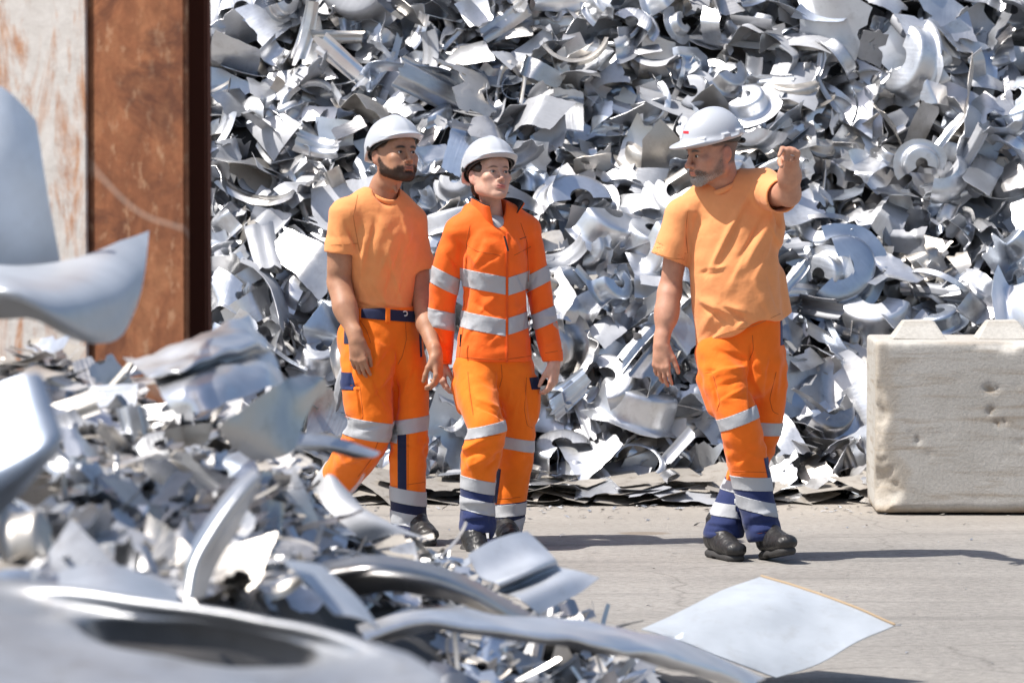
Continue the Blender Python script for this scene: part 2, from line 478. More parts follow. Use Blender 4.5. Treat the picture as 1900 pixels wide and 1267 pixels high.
# ------------------------------------------------------------------ concrete block
def concrete_mat():
    m, t, b = new_mat('block_concrete')
    tc = nd(t, 'ShaderNodeTexCoord')
    n1 = nd(t, 'ShaderNodeTexNoise', i_Scale=3.0, i_Detail=6.0, i_Roughness=0.65); t.links.new(tc.outputs['Object'], n1.inputs[0])
    n2 = nd(t, 'ShaderNodeTexNoise', i_Scale=70.0, i_Detail=6.0, i_Roughness=0.7); t.links.new(tc.outputs['Object'], n2.inputs[0])
    st = nd(t, 'ShaderNodeMapping'); st.inputs['Scale'].default_value = (1.2, 1.2, 14.0); t.links.new(tc.outputs['Object'], st.inputs[0])
    n3 = nd(t, 'ShaderNodeTexNoise', i_Scale=2.0, i_Detail=5.0, i_Roughness=0.6, i_Distortion=0.4); t.links.new(st.outputs[0], n3.inputs[0])
    c1 = ramp(t, n1.outputs[0], [(0.3, (0.42, 0.398, 0.360)), (0.65, (0.53, 0.508, 0.468))])
    s3 = ramp(t, n3.outputs[0], [(0.50, 0.0), (0.68, 0.75)])
    c = mixc(t, s3.outputs[0], c1.outputs[0], (0.33, 0.275, 0.215))
    at_ = nd(t, 'ShaderNodeAttribute', attribute_name='tint')
    rough_f = nd(t, 'ShaderNodeSeparateColor'); t.links.new(at_.outputs[0], rough_f.inputs[0])
    c = mixc(t, rough_f.outputs[0], c, (0.40, 0.345, 0.275))
    c = mixc(t, rough_f.outputs[1], c, (0.23, 0.16, 0.09))
    g = ramp(t, n2.outputs[0], [(0.3, 0.75), (0.6, 1.05)])
    c = mixc(t, 0.7, c, g.outputs[0], 'MULTIPLY')
    t.links.new(c, b.inputs['Base Color']); b.inputs['Roughness'].default_value = 0.92
    b.inputs['Specular IOR Level'].default_value = 0.2
    bump(t, b, n2.outputs[0], 0.004, 0.7)
    return m
BLK_O = on_ground(1625, 956); BLK_O.z = 0
BX0, BY0 = 0.0, 0.0
BW_, BD_, BH_ = 1.62, 0.80, 0.795
def build_block():
    v = Vol((-0.04, -0.04, -0.02), (BW_ + 0.04, BD_ + 0.04, BH_ + 0.03), 0.012)
    c = np.array([BW_ / 2, BD_ / 2, BH_ / 2 + 0.01], np.float32); hh = np.array([BW_ / 2, BD_ / 2, BH_ / 2 - 0.0], np.float32) - 0.008
    def box(P):
        q = np.abs(P - c) - hh
        return np.sqrt((np.maximum(q, 0) ** 2).sum(-1)) + np.minimum(q.max(-1), 0) - 0.008
    v.shape(box, (0, 0, 0), (BW_, BD_, BH_ + 0.02))
    # broken left arris, worst near the foot
    def chip(P):
        n = fnoise(P, 14, 3, 2) * 0.016 + fnoise(P, 45, 2, 5) * 0.007
        z = P[..., 2]
        w = 0.024 + 0.055 * np.exp(-((z - 0.15) / 0.13) ** 2) + 0.012 * np.sin(z * 17) - 0.03 * (z > 0.62)
        return (P[..., 0] + P[..., 1]) * 0.707 - w - n
    v.shape(chip, (-0.03, -0.03, -0.02), (0.28, 0.28, BH_ + 0.03), 0.004, 'sub')
    def chip2(P):
        n = fnoise(P, 16, 3, 9) * 0.018
        w = 0.006 + 0.03 * np.exp(-((P[..., 0] - 0.62) / 0.09) ** 2)
        return (P[..., 1] + (BH_ + 0.01 - P[..., 2])) * 0.707 - w - n
    v.shape(chip2, (0.1, -0.03, BH_ - 0.1), (BW_, 0.12, BH_ + 0.03), 0.006, 'sub')
    # underside lip
    v.shape(lambda P: (P[..., 1] + P[..., 2]) * 0.707 - 0.028 - fnoise(P, 12, 2, 4) * 0.006, (0, -0.03, -0.02), (BW_, 0.1, 0.08), 0.006, 'sub')
    pits = [(1837, 723, .030), (1840, 762, .022), (1853, 786, .024), (1692, 810, .026), (1728, 844, .016), (1686, 690, .012), (1865, 850, .014),
            (1763, 799, .012), (1742, 806, .010), (1888, 716, .014), (1808, 928, .01), (1895, 820, .018), (1780, 700, .01), (1813, 755, .009)]
    pc = []
    for (px, py, r) in pits:
        p = at(px, py, BLK_O.y) - BLK_O
        p = np.array(p); pc.append((p, r))
        for k in range(5):
            q = p + RNG.normal(0, 1, 3) * r * np.array([0.75, 0, 0.5]); q[1] = 0.0
            v.ell(q, (r * RNG.uniform(.25, .55), r * 0.45, r * RNG.uniform(.18, .4)), 0.004, 'sub')
    V, Q = v.mesh('b', 1)
    me = mesh_np('concrete_block', V, Q)
    ro = np.clip((0.075 + 0.05 * np.exp(-((V[:, 2] - 0.15) / 0.13) ** 2) + 0.02 * fnoise(V, 20, 2) - (V[:, 0] + V[:, 1]) * 0.707) / 0.03, 0, 1) * 0.55
    pit = np.zeros(len(V))
    for p, r in pc:
        d = np.linalg.norm(V - np.array([p[0], 0.0, p[2]]), axis=1)
        pit = np.maximum(pit, np.clip(1.2 - d / r, 0, 1) * (V[:, 1] > 0.004))
    dirt = np.clip((0.05 - V[:, 2]) / 0.03, 0, 1) * 0.55
    color_attr(me, np.stack([np.maximum(ro, dirt * 0), np.maximum(pit * 0.7, dirt), ro * 0], 1))
    CM = concrete_mat()
    o = link('concrete_block', me, CM)
    o.location = BLK_O
    o.rotation_euler = (0, 0, R(-1.2))
    bpy.context.view_layer.update()
    tag(o, 'chipped pale concrete stacking block with studs on top, beside the scrap heap', 'concrete block')
    for (px, wpx) in ((1700, 78), (1856, 78)):
        p = at(px, 635, BLK_O.y + 0.36) - BLK_O
        bm = bmesh.new()
        w0, w1, hgt = 0.130, 0.070, 0.088
        vs = [bm.verts.new((x, y, z)) for z, w in ((0, w0), (hgt, w1)) for x, y in ((-w, -w), (w, -w), (w, w), (-w, w))]
        for f in ((0, 1, 5, 4), (1, 2, 6, 5), (2, 3, 7, 6), (3, 0, 4, 7), (4, 5, 6, 7), (3, 2, 1, 0)): bm.faces.new([vs[i] for i in f])
        bmesh.ops.bevel(bm, geom=bm.edges[:], offset=0.006, segments=1, affect='EDGES')
        bmesh.ops.subdivide_edges(bm, edges=bm.edges[:], cuts=1, use_grid_fill=True)
        for w_ in bm.verts: w_.co += Vector(tuple(RNG.normal(0, 0.0010, 3)))
        sm = bpy.data.meshes.new('stud'); bm.to_mesh(sm); bm.free()
        s_ = link('stud', sm, CM, o, False)
        s_.matrix_parent_inverse = Matrix(); s_.location = (p.x, 0.38, BH_ + 0.008)
build_block()

# ------------------------------------------------------------------ rusty steel post and painted plate
def rust_mat(name, paint):
    m, t, b = new_mat(name)
    tc = nd(t, 'ShaderNodeTexCoord')
    st = nd(t, 'ShaderNodeMapping'); st.inputs['Scale'].default_value = (5.0, 5.0, 2.6) if not paint else (9.0, 9.0, 2.2); t.links.new(tc.outputs['Object'], st.inputs[0])
    n1 = nd(t, 'ShaderNodeTexNoise', i_Scale=1.6, i_Detail=7.0, i_Roughness=0.7, i_Distortion=0.5); t.links.new(st.outputs[0], n1.inputs[0])
    n2 = nd(t, 'ShaderNodeTexNoise', i_Scale=22.0, i_Detail=5.0, i_Roughness=0.7); t.links.new(tc.outputs['Object'], n2.inputs[0])
    n4 = nd(t, 'ShaderNodeTexNoise', i_Scale=5.0, i_Detail=6.0, i_Roughness=0.65); t.links.new(st.outputs[0], n4.inputs[0])
    if paint:
        base = ramp(t, n2.outputs[0], [(0.3, (0.52, 0.48, 0.44)), (0.7, (0.66, 0.62, 0.58))])
        rr = ramp(t, n1.outputs[0], [(0.49, 0.0), (0.57, 0.45), (0.67, 0.95)])
        rc = ramp(t, n2.outputs[0], [(0.3, (0.33, 0.12, 0.045)), (0.7, (0.52, 0.25, 0.11))])
        c = mixc(t, rr.outputs[0], base.outputs[0], rc.outputs[0])
    else:
        base = ramp(t, n1.outputs[0], [(0.25, (0.13, 0.045, 0.022)), (0.5, (0.26, 0.098, 0.044)), (0.75, (0.40, 0.18, 0.085))])
        r2 = ramp(t, n2.outputs[0], [(0.3, 0.65), (0.7, 1.15)])
        c = mixc(t, 0.8, base.outputs[0], r2.outputs[0], 'MULTIPLY')
        p2 = ramp(t, n4.outputs[0], [(0.56, 0.0), (0.66, 0.6)])
        c = mixc(t, p2.outputs[0], c, (0.45, 0.27, 0.16))
        n5 = nd(t, 'ShaderNodeTexNoise', i_Scale=2.3, i_Detail=6.0, i_Roughness=0.75, i_Distortion=1.5); t.links.new(tc.outputs['Object'], n5.inputs[0])
        d5 = ramp(t, n5.outputs[0], [(0.36, 0.75), (0.5, 0.0)])
        c = mixc(t, d5.outputs[0], c, (0.075, 0.026, 0.016))
        wv = nd(t, 'ShaderNodeTexWave', i_Scale=0.55, i_Distortion=9.0, i_Detail=3.0); wv.bands_direction = 'DIAGONAL'; t.links.new(tc.outputs['Object'], wv.inputs[0])
        sw = ramp(t, wv.outputs[1], [(0.9988, 0.0), (0.9999, 0.22)])
        c = mixc(t, sw.outputs[0], c, (0.55, 0.44, 0.36))
    t.links.new(c, b.inputs['Base Color']); b.inputs['Roughness'].default_value = 0.8; b.inputs['Specular IOR Level'].default_value = 0.3
    bump(t, b, n2.outputs[0], 0.003, 0.7)
    return m
RUST, RUSTP = rust_mat('rust', False), rust_mat('rusty_paint', True)
RUST_SHADE = simple_mat('shaded_rust', (0.13, 0.045, 0.026), 0.85)  # rust darkened to paint shade into the recess of the post
def box_mesh(name, corners, z0, z1, bev=0.004, cuts=0):
    """vertical prism over a ground polygon"""
    bm = bmesh.new()
    lo = [bm.verts.new((x, y, z0)) for x, y in corners]; hi = [bm.verts.new((x, y, z1)) for x, y in corners]
    n = len(corners)
    bm.faces.new(lo[::-1]); bm.faces.new(hi)
    for i in range(n): bm.faces.new((lo[i], lo[(i + 1) % n], hi[(i + 1) % n], hi[i]))
    bmesh.ops.recalc_face_normals(bm, faces=bm.faces[:])
    if bev: bmesh.ops.bevel(bm, geom=bm.edges[:], offset=bev, segments=2, affect='EDGES')
    me = bpy.data.meshes.new(name); bm.to_mesh(me); bm.free()
    return me
POST_Y = 13.0
pA = at(158, 300, POST_Y + 0.14); pB = at(341, 300, POST_Y - 0.06); pC = at(383, 300, POST_Y + 0.50)
post_root = empty('steel_post', (pA.x, pA.y, 0))
tag(post_root, 'tall rusty brown steel post with a bleached, rust-stained painted plate', 'steel post')
fr = (pB.xy - pA.xy); fn_ = Vector((-fr.y, fr.x)).normalized()
pD = pC.xy - fr
tk = 0.03
pAe, pBe = pA.xy, pB.xy
bk = pC.xy - pBe
ee0 = fr.normalized()
link('front_flange', box_mesh('front_flange', [tuple(pAe), tuple(pBe), tuple(pBe + fn_ * tk), tuple(pAe + fn_ * tk)], -0.01, 3.4, 0.006), RUST, post_root, False)
link('web', box_mesh('web', [tuple(pAe + fn_ * (tk + .001)), tuple(pAe + fn_ * (tk + .001) + ee0 * .05), tuple(pAe + bk + ee0 * .05 - fn_ * .001), tuple(pAe + bk - fn_ * .001)], -0.01, 3.39, 0.0), RUST_SHADE, post_root, False)
link('rear_flange', box_mesh('rear_flange', [tuple(pAe + bk), tuple(pC.xy), tuple(pC.xy + fn_ * tk), tuple(pAe + bk + fn_ * tk)], -0.01, 3.4, 0.006), RUST_SHADE, post_root, False)
ee = fr.normalized()
# corner bead along the right-hand arris and the shade-coloured web behind it
link('edge_bead', box_mesh('edge_bead', [tuple(pB.xy - ee * 0.012 - fn_ * 0.006), tuple(pB.xy + ee * 0.006 - fn_ * 0.006), tuple(pB.xy + ee * 0.006 + fn_ * 0.02), tuple(pB.xy - ee * 0.012 + fn_ * 0.02)], 0.0, 3.402, 0.004), RUST, post_root, False)
q0 = pA.xy + fn_ * -0.006 + ee * 0.018; q1 = pA.xy + Vector((-0.74, 0.34))
tn = (q1 - q0).normalized(); tnn = Vector((tn.y, -tn.x))
link('painted_plate', box_mesh('painted_plate', [tuple(q0), tuple(q1), tuple(q1 - tnn * 0.014), tuple(q0 - tnn * 0.014)], -0.01, 3.4, 0.003), RUSTP, post_root, False)

# ------------------------------------------------------------------ scrap pieces
def jag(n, amp, rg):
    """ragged edge offsets: straight runs with tears and steps"""
    x = np.linspace(rg.normal(0, amp), rg.normal(0, amp), n) + rg.normal(0, amp * .10, n)
    for _ in range(rg.integers(0, 3)):
        i = rg.integers(0, n); k = rg.integers(1, 4); x[i:i + k] += rg.normal(0, amp * 1.3)
    return x
def base_grid(nu, nv, L, Wd, jl, jw, rg, taper=0.0, skew=0.0):
    s = np.linspace(-.5, .5, nu); t = np.linspace(-.5, .5, nv)
    lo, hi = -L / 2 + jag(nv, jl, rg), L / 2 + jag(nv, jl, rg)
    a, b = -Wd / 2 + jag(nu, jw, rg), Wd / 2 + jag(nu, jw, rg)
    Sg = lo[None, :] + (s[:, None] + .5) * (hi - lo)[None, :]
    Tg = a[:, None] + (t[None, :] + .5) * (b - a)[:, None]
    Tg = Tg * (1 + taper * s[:, None]) + skew * Sg
    return Sg, Tg
def arcmap(s, r, hard=1.0):
    th = s / r
    return r * np.sin(th), r * (1 - np.cos(th))
def piece(kind, rg):
    nz = lambda G, a, f: G + .55 * a * np.stack([fnoise(G, f, 2, rg.random() * 9) * 0.4, fnoise(G, f, 2, 3 + rg.random() * 9) * 0.4, fnoise(G, f, 2, 6 + rg.random() * 9)], -1)
    if kind == 'curled_strip':
        L, Wd = rg.uniform(.28, .46), rg.uniform(.09, .17)
        s, t = base_grid(18, 9, L, Wd, .012, .004, rg, rg.normal(0, .2))
        rib = 0.012 * (np.exp(-((t / Wd + .22) / .07) ** 2) + np.exp(-((t / Wd - .2) / .07) ** 2) - 1.0 * (np.abs(t / Wd) > .42))
        r = rg.uniform(.13, .34); sw = rg.normal(0, .5)
        th = s / r; rr = r - rib
        G = np.stack([rr * np.sin(th) + t * sw * .3 * np.abs(s) / L, t + sw * s * s * .5, r - rr * np.cos(th)], -1)
        return nz(G, .008, 7)
    if kind == 'bent_plate':
        L, Wd = rg.uniform(.22, .42), rg.uniform(.16, .30)
        s, t = base_grid(12, 10, L, Wd, .02, .02, rg, rg.normal(0, .35), rg.normal(0, .25))
        x, z = arcmap(s, rg.choice([-1, 1]) * rg.uniform(.16, 1.0))
        G = np.stack([x, t, z + rg.normal(0, .3) * t * t + rg.normal(0, .25) * s * t], -1)
        return nz(G, .014, 5)
    if kind == 'folded_plate':
        L, Wd = rg.uniform(.24, .42), rg.uniform(.14, .26)
        s, t = base_grid(15, 9, L, Wd, .025, .02, rg, rg.normal(0, .3))
        c1, a1 = rg.uniform(-.1, .0), rg.normal(0, .9); c2, a2 = rg.uniform(.03, .12), rg.normal(0, .9)
        k = rg.normal(0, .4)
        d1 = np.maximum(s + k * t - c1, 0); d2 = np.maximum(s - k * t - c2, 0)
        z = np.sin(a1) * d1 + np.sin(a2) * d2
        x = s - (1 - np.cos(a1)) * d1 * .8 - (1 - np.cos(a2)) * d2 * .6
        G = np.stack([x, t, z], -1)
        return nz(G, .010, 6)
    if kind == 'cup':
        n, m = 15, 18
        a0 = rg.uniform(0, 6.28); span = rg.uniform(2.4, 4.4)
        th = np.linspace(a0, a0 + span, m)[None, :].repeat(n, 0)
        Rm = rg.uniform(.10, .17); hgt = rg.uniform(.08, .16); fl = rg.uniform(.03, .08)
        v = np.linspace(0, 1, n)
        pr = np.interp(v, [0, .25, .36, .48, .72, .82, 1], [Rm * .35, Rm * .82, Rm * .95, Rm, Rm * 1.05, Rm * 1.14, Rm * 1.14 + fl])
        pz = np.interp(v, [0, .25, .36, .48, .72, .82, 1], [hgt, hgt * .985, hgt * .93, hgt * .8, hgt * .12, 0, 0])
        e = jag(m, .02, rg)
        r = pr[:, None] + (v[:, None] > .95) * e[None, :]
        el = rg.uniform(.7, 1.25)
        G = np.stack([r * np.cos(th), r * np.sin(th) * el, pz[:, None] + 0 * th], -1)
        return nz(G, .012, 6)
    if kind == 'ring_sector':
        n, m = 7, 22
        a0 = rg.uniform(0, 6.28); span = rg.uniform(1.6, 4.0)
        th = np.linspace(a0, a0 + span, m)[None, :].repeat(n, 0)
        ri = rg.uniform(.09, .18); w = rg.uniform(.05, .11)
        v = np.linspace(0, 1, n)[:, None]
        r = ri + w * v + jag(m, .008, rg)[None, :] * (v > .9) + .0 * th
        z = .02 * np.sin(v * 3.1) * rg.choice([0, 1, 2]) + rg.normal(0, .05) * np.cos(th) + rg.normal(0, .35) * (v * w)
        G = np.stack([r * np.cos(th), r * np.sin(th) * rg.uniform(.75, 1.2), z + 0 * th], -1)
        return nz(G, .012, 5)
    if kind == 'channel':
        L, Wd = rg.uniform(.25, .5), rg.uniform(.10, .18)
        s, t = base_grid(12, 13, L, Wd, .02, .003, rg, rg.normal(0, .15))
        tt = t / Wd
        h = rg.uniform(.02, .05)
        prof = np.interp(tt, [-.5, -.32, -.24, .24, .32, .5], [0, 0, h, h, 0, 0]) + .006 * np.cos(tt * 40) * (rg.random() < .5)
        x, z = arcmap(s, rg.choice([-1, 1]) * rg.uniform(.3, 2.0))
        G = np.stack([x, t * .9, z + prof], -1)
        return nz(G, .007, 6)
    if kind == 'half_pipe':
        L = rg.uniform(.18, .34); r = rg.uniform(.06, .12); span = rg.uniform(2.0, 4.0)
        n, m = 9, 16
        th = np.linspace(-span / 2, span / 2, m)
        s = np.linspace(-.5, .5, n)[:, None] * (L + 2 * jag(m, .02, rg)[None, :])
        r_ = r * (1 + rg.normal(0, .5) * s)
        G = np.stack([s, r_ * np.sin(th)[None, :], -r_ * np.cos(th)[None, :]], -1)
        return nz(G, .008, 6)
    if kind == 'elbow':
        n, m = 12, 14
        a = np.linspace(0, rg.uniform(1.2, 2.2), n)[:, None]; th = np.linspace(-1.7, 1.7, m)[None, :]
        Rm, r = rg.uniform(.12, .18), rg.uniform(.05, .085)
        rr = Rm + r * np.cos(th) * .9
        G = np.stack([rr * np.cos(a), rr * np.sin(a), r * np.sin(th) + 0 * a], -1)
        fl = np.linspace(0, 1, m)[None, :]
        G = G + np.stack([0 * fl * a, 0 * a * fl, .05 * np.sign(th) * np.maximum(np.abs(th) - 1.3, 0) + 0 * a], -1)
        return nz(G, .010, 6)
    if kind == 'long_strip':
        L, Wd = rg.uniform(.45, .8), rg.uniform(.025, .05)
        s, t = base_grid(20, 4, L, Wd, .01, .003, rg)
        x, z = arcmap(s, rg.choice([-1, 1]) * rg.uniform(.2, .7))
        tw = s * rg.normal(0, 2.0)
        G = np.stack([x, t * np.cos(tw), z + t * np.sin(tw)], -1)
        return nz(G, .006, 5)
    if kind == 'crumpled_plate':
        L, Wd = rg.uniform(.25, .42), rg.uniform(.18, .30)
        s, t = base_grid(14, 12, L, Wd, .03, .03, rg, rg.normal(0, .3))
        z = 0 * s
        for _ in range(4):
            a = rg.uniform(0, 3.14); d = s * np.cos(a) + t * np.sin(a) - rg.normal(0, .06)
            z = z + rg.normal(0, .45) * np.abs(d)
        G = np.stack([s * .92, t * .92, z], -1)
        return nz(G, .012, 6)
    if kind == 'window_frame':      # pressed panel with a rounded opening
        n, m = 6, 26
        th = np.linspace(0.25, 6.0, m)[None, :]; v = np.linspace(0, 1, n)[:, None]
        ax, ay = rg.uniform(.10, .17), rg.uniform(.07, .12)
        p = 4.0
        den = (np.abs(np.cos(th)) ** p + np.abs(np.sin(th)) ** p) ** (1 / p)
        r = 1 + v * rg.uniform(.35, .7)
        z = .025 * np.minimum(v * 3, 1) + rg.normal(0, 1.0) * (ax * np.cos(th) / den) ** 2
        G = np.stack([r * ax * np.cos(th) / den, r * ay * np.sin(th) / den + jag(m, .008, rg)[None, :] * (v > .9), z], -1)
        return nz(G, .012, 5)
    if kind == 'shard':
        L, Wd = rg.uniform(.10, .22), rg.uniform(.05, .11)
        s, t = base_grid(7, 5, L, Wd, .015, .012, rg, rg.normal(0, .7), rg.normal(0, .4))
        x, z = arcmap(s, rg.choice([-1, 1]) * rg.uniform(.1, .5))
        G = np.stack([x, t, z], -1)
        return nz(G, .010, 8)
KINDS_ = {'curled_strip': 10, 'bent_plate': 18, 'folded_plate': 14, 'cup': 14, 'ring_sector': 6, 'channel': 7, 'half_pipe': 6, 'elbow': 4,
          'long_strip': 4, 'crumpled_plate': 6, 'window_frame': 3, 'shard': 8}
LIB, LOW, MID = {}, {}, {}
_rg = np.random.default_rng(21)
for kd, n in KINDS_.items():
    LIB[kd], LOW[kd], MID[kd] = [], [], []
    th_ = lambda n: np.unique(np.append(np.arange(0, n, 2), n - 1))
    for i in range(n):
        G = piece(kd, _rg)
        V, Q = sheet_mesh(G, 0.0022)
        c_ = V.mean(0)
        LIB[kd].append((V - c_, Q))
        V, Q = sheet_mesh(G[th_(G.shape[0])][:, th_(G.shape[1])], 0.0022); LOW[kd].append((V - c_, Q))
        V, Q = sheet_mesh(G[th_(G.shape[0])] if G.shape[1] > G.shape[0] * .7 else G[:, th_(G.shape[1])], 0.0022); MID[kd].append((V - c_, Q))
def rot_rand(rg, nmean, spread):
    """rotation that takes +Z to about nmean, with a random spin"""
    n = np.array(nmean) + rg.normal(0, spread, 3); n = nrm(n)
    a = nrm(np.cross(n, nrm(rg.normal(0, 1, 3)))); b = np.cross(n, a)
    return np.stack([a, b, n], 1)

# ------------------------------------------------------------------ the tall heap
def heap_y(x, z):
    P = np.array([x, 0, z], float)
    return 21.95 + 0.62 * z + 0.10 * z * (z > 1.2) + 0.30 * float(fnoise(P, 0.8, 2, 1)) + 0.05 * abs(x - 0.5)
def mat_to_obj(o, Rm, sc, loc):
    M = Matrix(((Rm[0, 0] * sc, Rm[0, 1] * sc, Rm[0, 2] * sc, loc[0]), (Rm[1, 0] * sc, Rm[1, 1] * sc, Rm[1, 2] * sc, loc[1]),
                (Rm[2, 0] * sc, Rm[2, 1] * sc, Rm[2, 2] * sc, loc[2]), (0, 0, 0, 1)))
    o.matrix_world = M
class Mass:
    """many pieces joined into one mesh, with one material slot per metal"""
    def __init__(s): s.V, s.Q, s.M, s.n = [], [], [], 0
    def add(s, V, Q, mi):
        s.V.append(V); s.Q.append(Q + s.n); s.M.append(np.full(len(Q), mi, np.int32)); s.n += len(V)
    def build(s, name, mats):
        me = mesh_np(name, np.concatenate(s.V), np.concatenate(s.Q))
        o = link(name, me, mats)
        M = np.concatenate(s.M)
        if len(M) == len(me.polygons): me.polygons.foreach_set('material_index', M)
        return o
mats_all = ALU + [ALU_DIRTY, CORE_MAT, CORE_NEAR]
big_kinds = ['curled_strip', 'bent_plate', 'folded_plate', 'cup', 'ring_sector', 'channel', 'half_pipe', 'elbow', 'crumpled_plate', 'window_frame', 'long_strip']
big_w = np.array([.11, .26, .18, .17, .025, .10, .06, .03, .05, .01, .005]); big_w = big_w / big_w.sum()
PLAIN = {'curled_strip': 'curled ribbed strip', 'bent_plate': 'torn bent plate', 'folded_plate': 'folded plate', 'cup': 'broken pressed cup', 'ring_sector': 'ring-shaped offcut',
         'channel': 'ribbed channel', 'half_pipe': 'half-pipe curl', 'elbow': 'rounded elbow pressing', 'crumpled_plate': 'crumpled plate', 'window_frame': 'cut-out pressing with an opening',
         'long_strip': 'long thin strip', 'shard': 'small shard'}
METAL = ['bright silver', 'satin silver', 'pale grey', 'dull silver', 'dark grey', 'beige grey', 'bluish silver']
def build_heap():
    rg = np.random.default_rng(4)
    mass = Mass()
    # core of the heap: a lumpy slope under the pieces
    nx, nz = 90, 60
    X = np.linspace(-4.2, 4.6, nx); Z = np.linspace(-0.05, 4.2, nz)
    G = np.zeros((nx, nz, 3))
    for i, x in enumerate(X):
        for j, z in enumerate(Z):
            G[i, j] = (x, heap_y(x, z) + 0.34 + 0.09 * float(vnoise(np.array([x, 0, z]), 5, 3)), z)
    ii = np.arange(nx * nz).reshape(nx, nz)
    q = np.stack([ii[:-1, :-1], ii[1:, :-1], ii[1:, 1:], ii[:-1, 1:]], -1).reshape(-1, 4)
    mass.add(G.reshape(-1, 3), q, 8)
    nbase = np.array([0, -0.62, 0.55])
    def place_mass(x, z, off, kinds, w, sc, spread, mi, lib=MID):
        kd = kinds[rg.choice(len(kinds), p=w)]
        V, Q = lib[kd][rg.integers(len(LIB[kd]))]
        Rm = rot_rand(rg, nbase, spread)
        p = np.array([x, heap_y(x, z) + off, z])
        W_ = (V * sc) @ Rm.T + p
        lowz = W_[:, 2].min()
        if lowz < 0.006: W_[:, 2] += 0.006 - lowz
        mass.add(W_, Q, mi)
    def pick(deep=False): return int(rg.choice(7, p=[.13, .22, .12, .22, .16, .10, .05] if deep else [.25, .25, .17, .11, .06, .09, .07]))  # deep layer gets darker metals, so shade in the gaps is partly painted
    def xz():
        z = rg.uniform(0.02, 3.75); return rg.uniform(-3.6, 3.9), z
    for k in range(1000):
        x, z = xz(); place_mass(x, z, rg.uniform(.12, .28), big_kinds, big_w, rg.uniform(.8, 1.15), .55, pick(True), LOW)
    for k in range(2300):
        x, z = xz(); place_mass(x, z, rg.uniform(.0, .16), big_kinds, big_w, rg.uniform(.45, .85), .50, pick(), MID if k % 5 < 2 else LOW)
    for k in range(380):
        x, z = xz(); place_mass(x, z, rg.uniform(-.08, .10), ['shard', 'long_strip', 'bent_plate'], [.65, .1, .25], rg.uniform(.6, 1.1), .8, pick())
    # flattened dirty sheets at the foot
    for k in range(260):
        x = rg.uniform(-3.6, 2.4); z = rg.uniform(0.004, 0.13)
        kd = ['bent_plate', 'shard', 'folded_plate', 'crumpled_plate'][rg.choice(4, p=[.5, .3, .1, .1])]
        V, Q = LIB[kd][rg.integers(len(LIB[kd]))]
        V = V * np.array([1, 1, .35]) * rg.uniform(.7, 1.2)
        Rm = rot_rand(rg, (0, -.12, 1), .12)
        W_ = V @ Rm.T + np.array([x, 21.45 + rg.uniform(0.05, .7) + heap_y(x, 0) - 21.95 + z * .8, z])
        lowz = W_[:, 2].min()
        if lowz < 0.004: W_[:, 2] += 0.004 - lowz
        mass.add(W_, Q, 7 if rg.random() < .6 else pick())
    o = mass.build('scrap_metal', mats_all)
    tag(o, 'dense mass of silver aluminium offcuts filling the tall heap', 'scrap metal', kind='stuff')
    # the pieces that lie on top: things of their own, spread evenly over what the photograph shows
    pts = []
    tries = 0
    while len(pts) < 300 and tries < 60000:
        tries += 1
        px, py = rg.uniform(375, 1925), rg.uniform(-30, 915)
        if px > 1640 and py > 640: continue
        if any((px - a) ** 2 + (py - b) ** 2 < 49 ** 2 for a, b in pts): continue
        hid = (640 < px < 780 and 260 < py < 760) or (845 < px < 990 and 320 < py < 900) or (1265 < px < 1440 and 260 < py < 860)
        if hid and rg.random() < .8: continue
        pts.append((px, py))
    meshes = {}
    used = {}
    for (px, py) in pts:
        Y = 22.5
        for _ in range(6):
            p = at(px, py, Y); Y = heap_y(p.x, max(p.z, 0.03))
        p = at(px, py, Y - rg.uniform(.02, .12)); p.z = max(p.z, 0.06)
        kd = big_kinds[rg.choice(len(big_kinds), p=big_w)]
        vi = int(rg.integers(len(LIB[kd]))); mi = pick()
        key = (kd, vi, mi)
        if key not in meshes:
            me = mesh_np(kd, *LIB[kd][vi]); me.materials.append(ALU[mi])
            me.polygons.foreach_set('use_smooth', np.ones(len(me.polygons), bool))
            meshes[key] = me
        ob = bpy.data.objects.new('scrap_piece', meshes[key]); COL.objects.link(ob)
        Rm = rot_rand(rg, nbase, .42); sc = float(np.clip(rg.lognormal(-.30, .30), .45, 1.25))
        low = ((LIB[kd][vi][0] * sc) @ Rm.T)[:, 2].min() + p.z
        mat_to_obj(ob, Rm, sc, (p.x, p.y, p.z + max(0, 0.01 - low)))
        used.setdefault((kd, mi, where(px, py)), []).append((ob, px, py))
    for (kd, mi, w), obs in used.items():
        obs.sort(key=lambda a: a[2])
        for i, (ob, px, py) in enumerate(obs):
            lead = order_word(i, len(obs))
            tag(ob, f'{lead}{METAL[mi]} {PLAIN[kd]} {w}', 'scrap piece', 'scrap pieces on the face of the tall heap')
def order_word(i, n):
    if n == 1: return ''
    if n == 2: return ['upper ', 'lower '][i]
    return 'topmost ' if i == 0 else 'lowest ' if i == n - 1 else ['second ', 'third ', 'fourth ', 'fifth ', 'sixth '][min(i - 1, 4)]
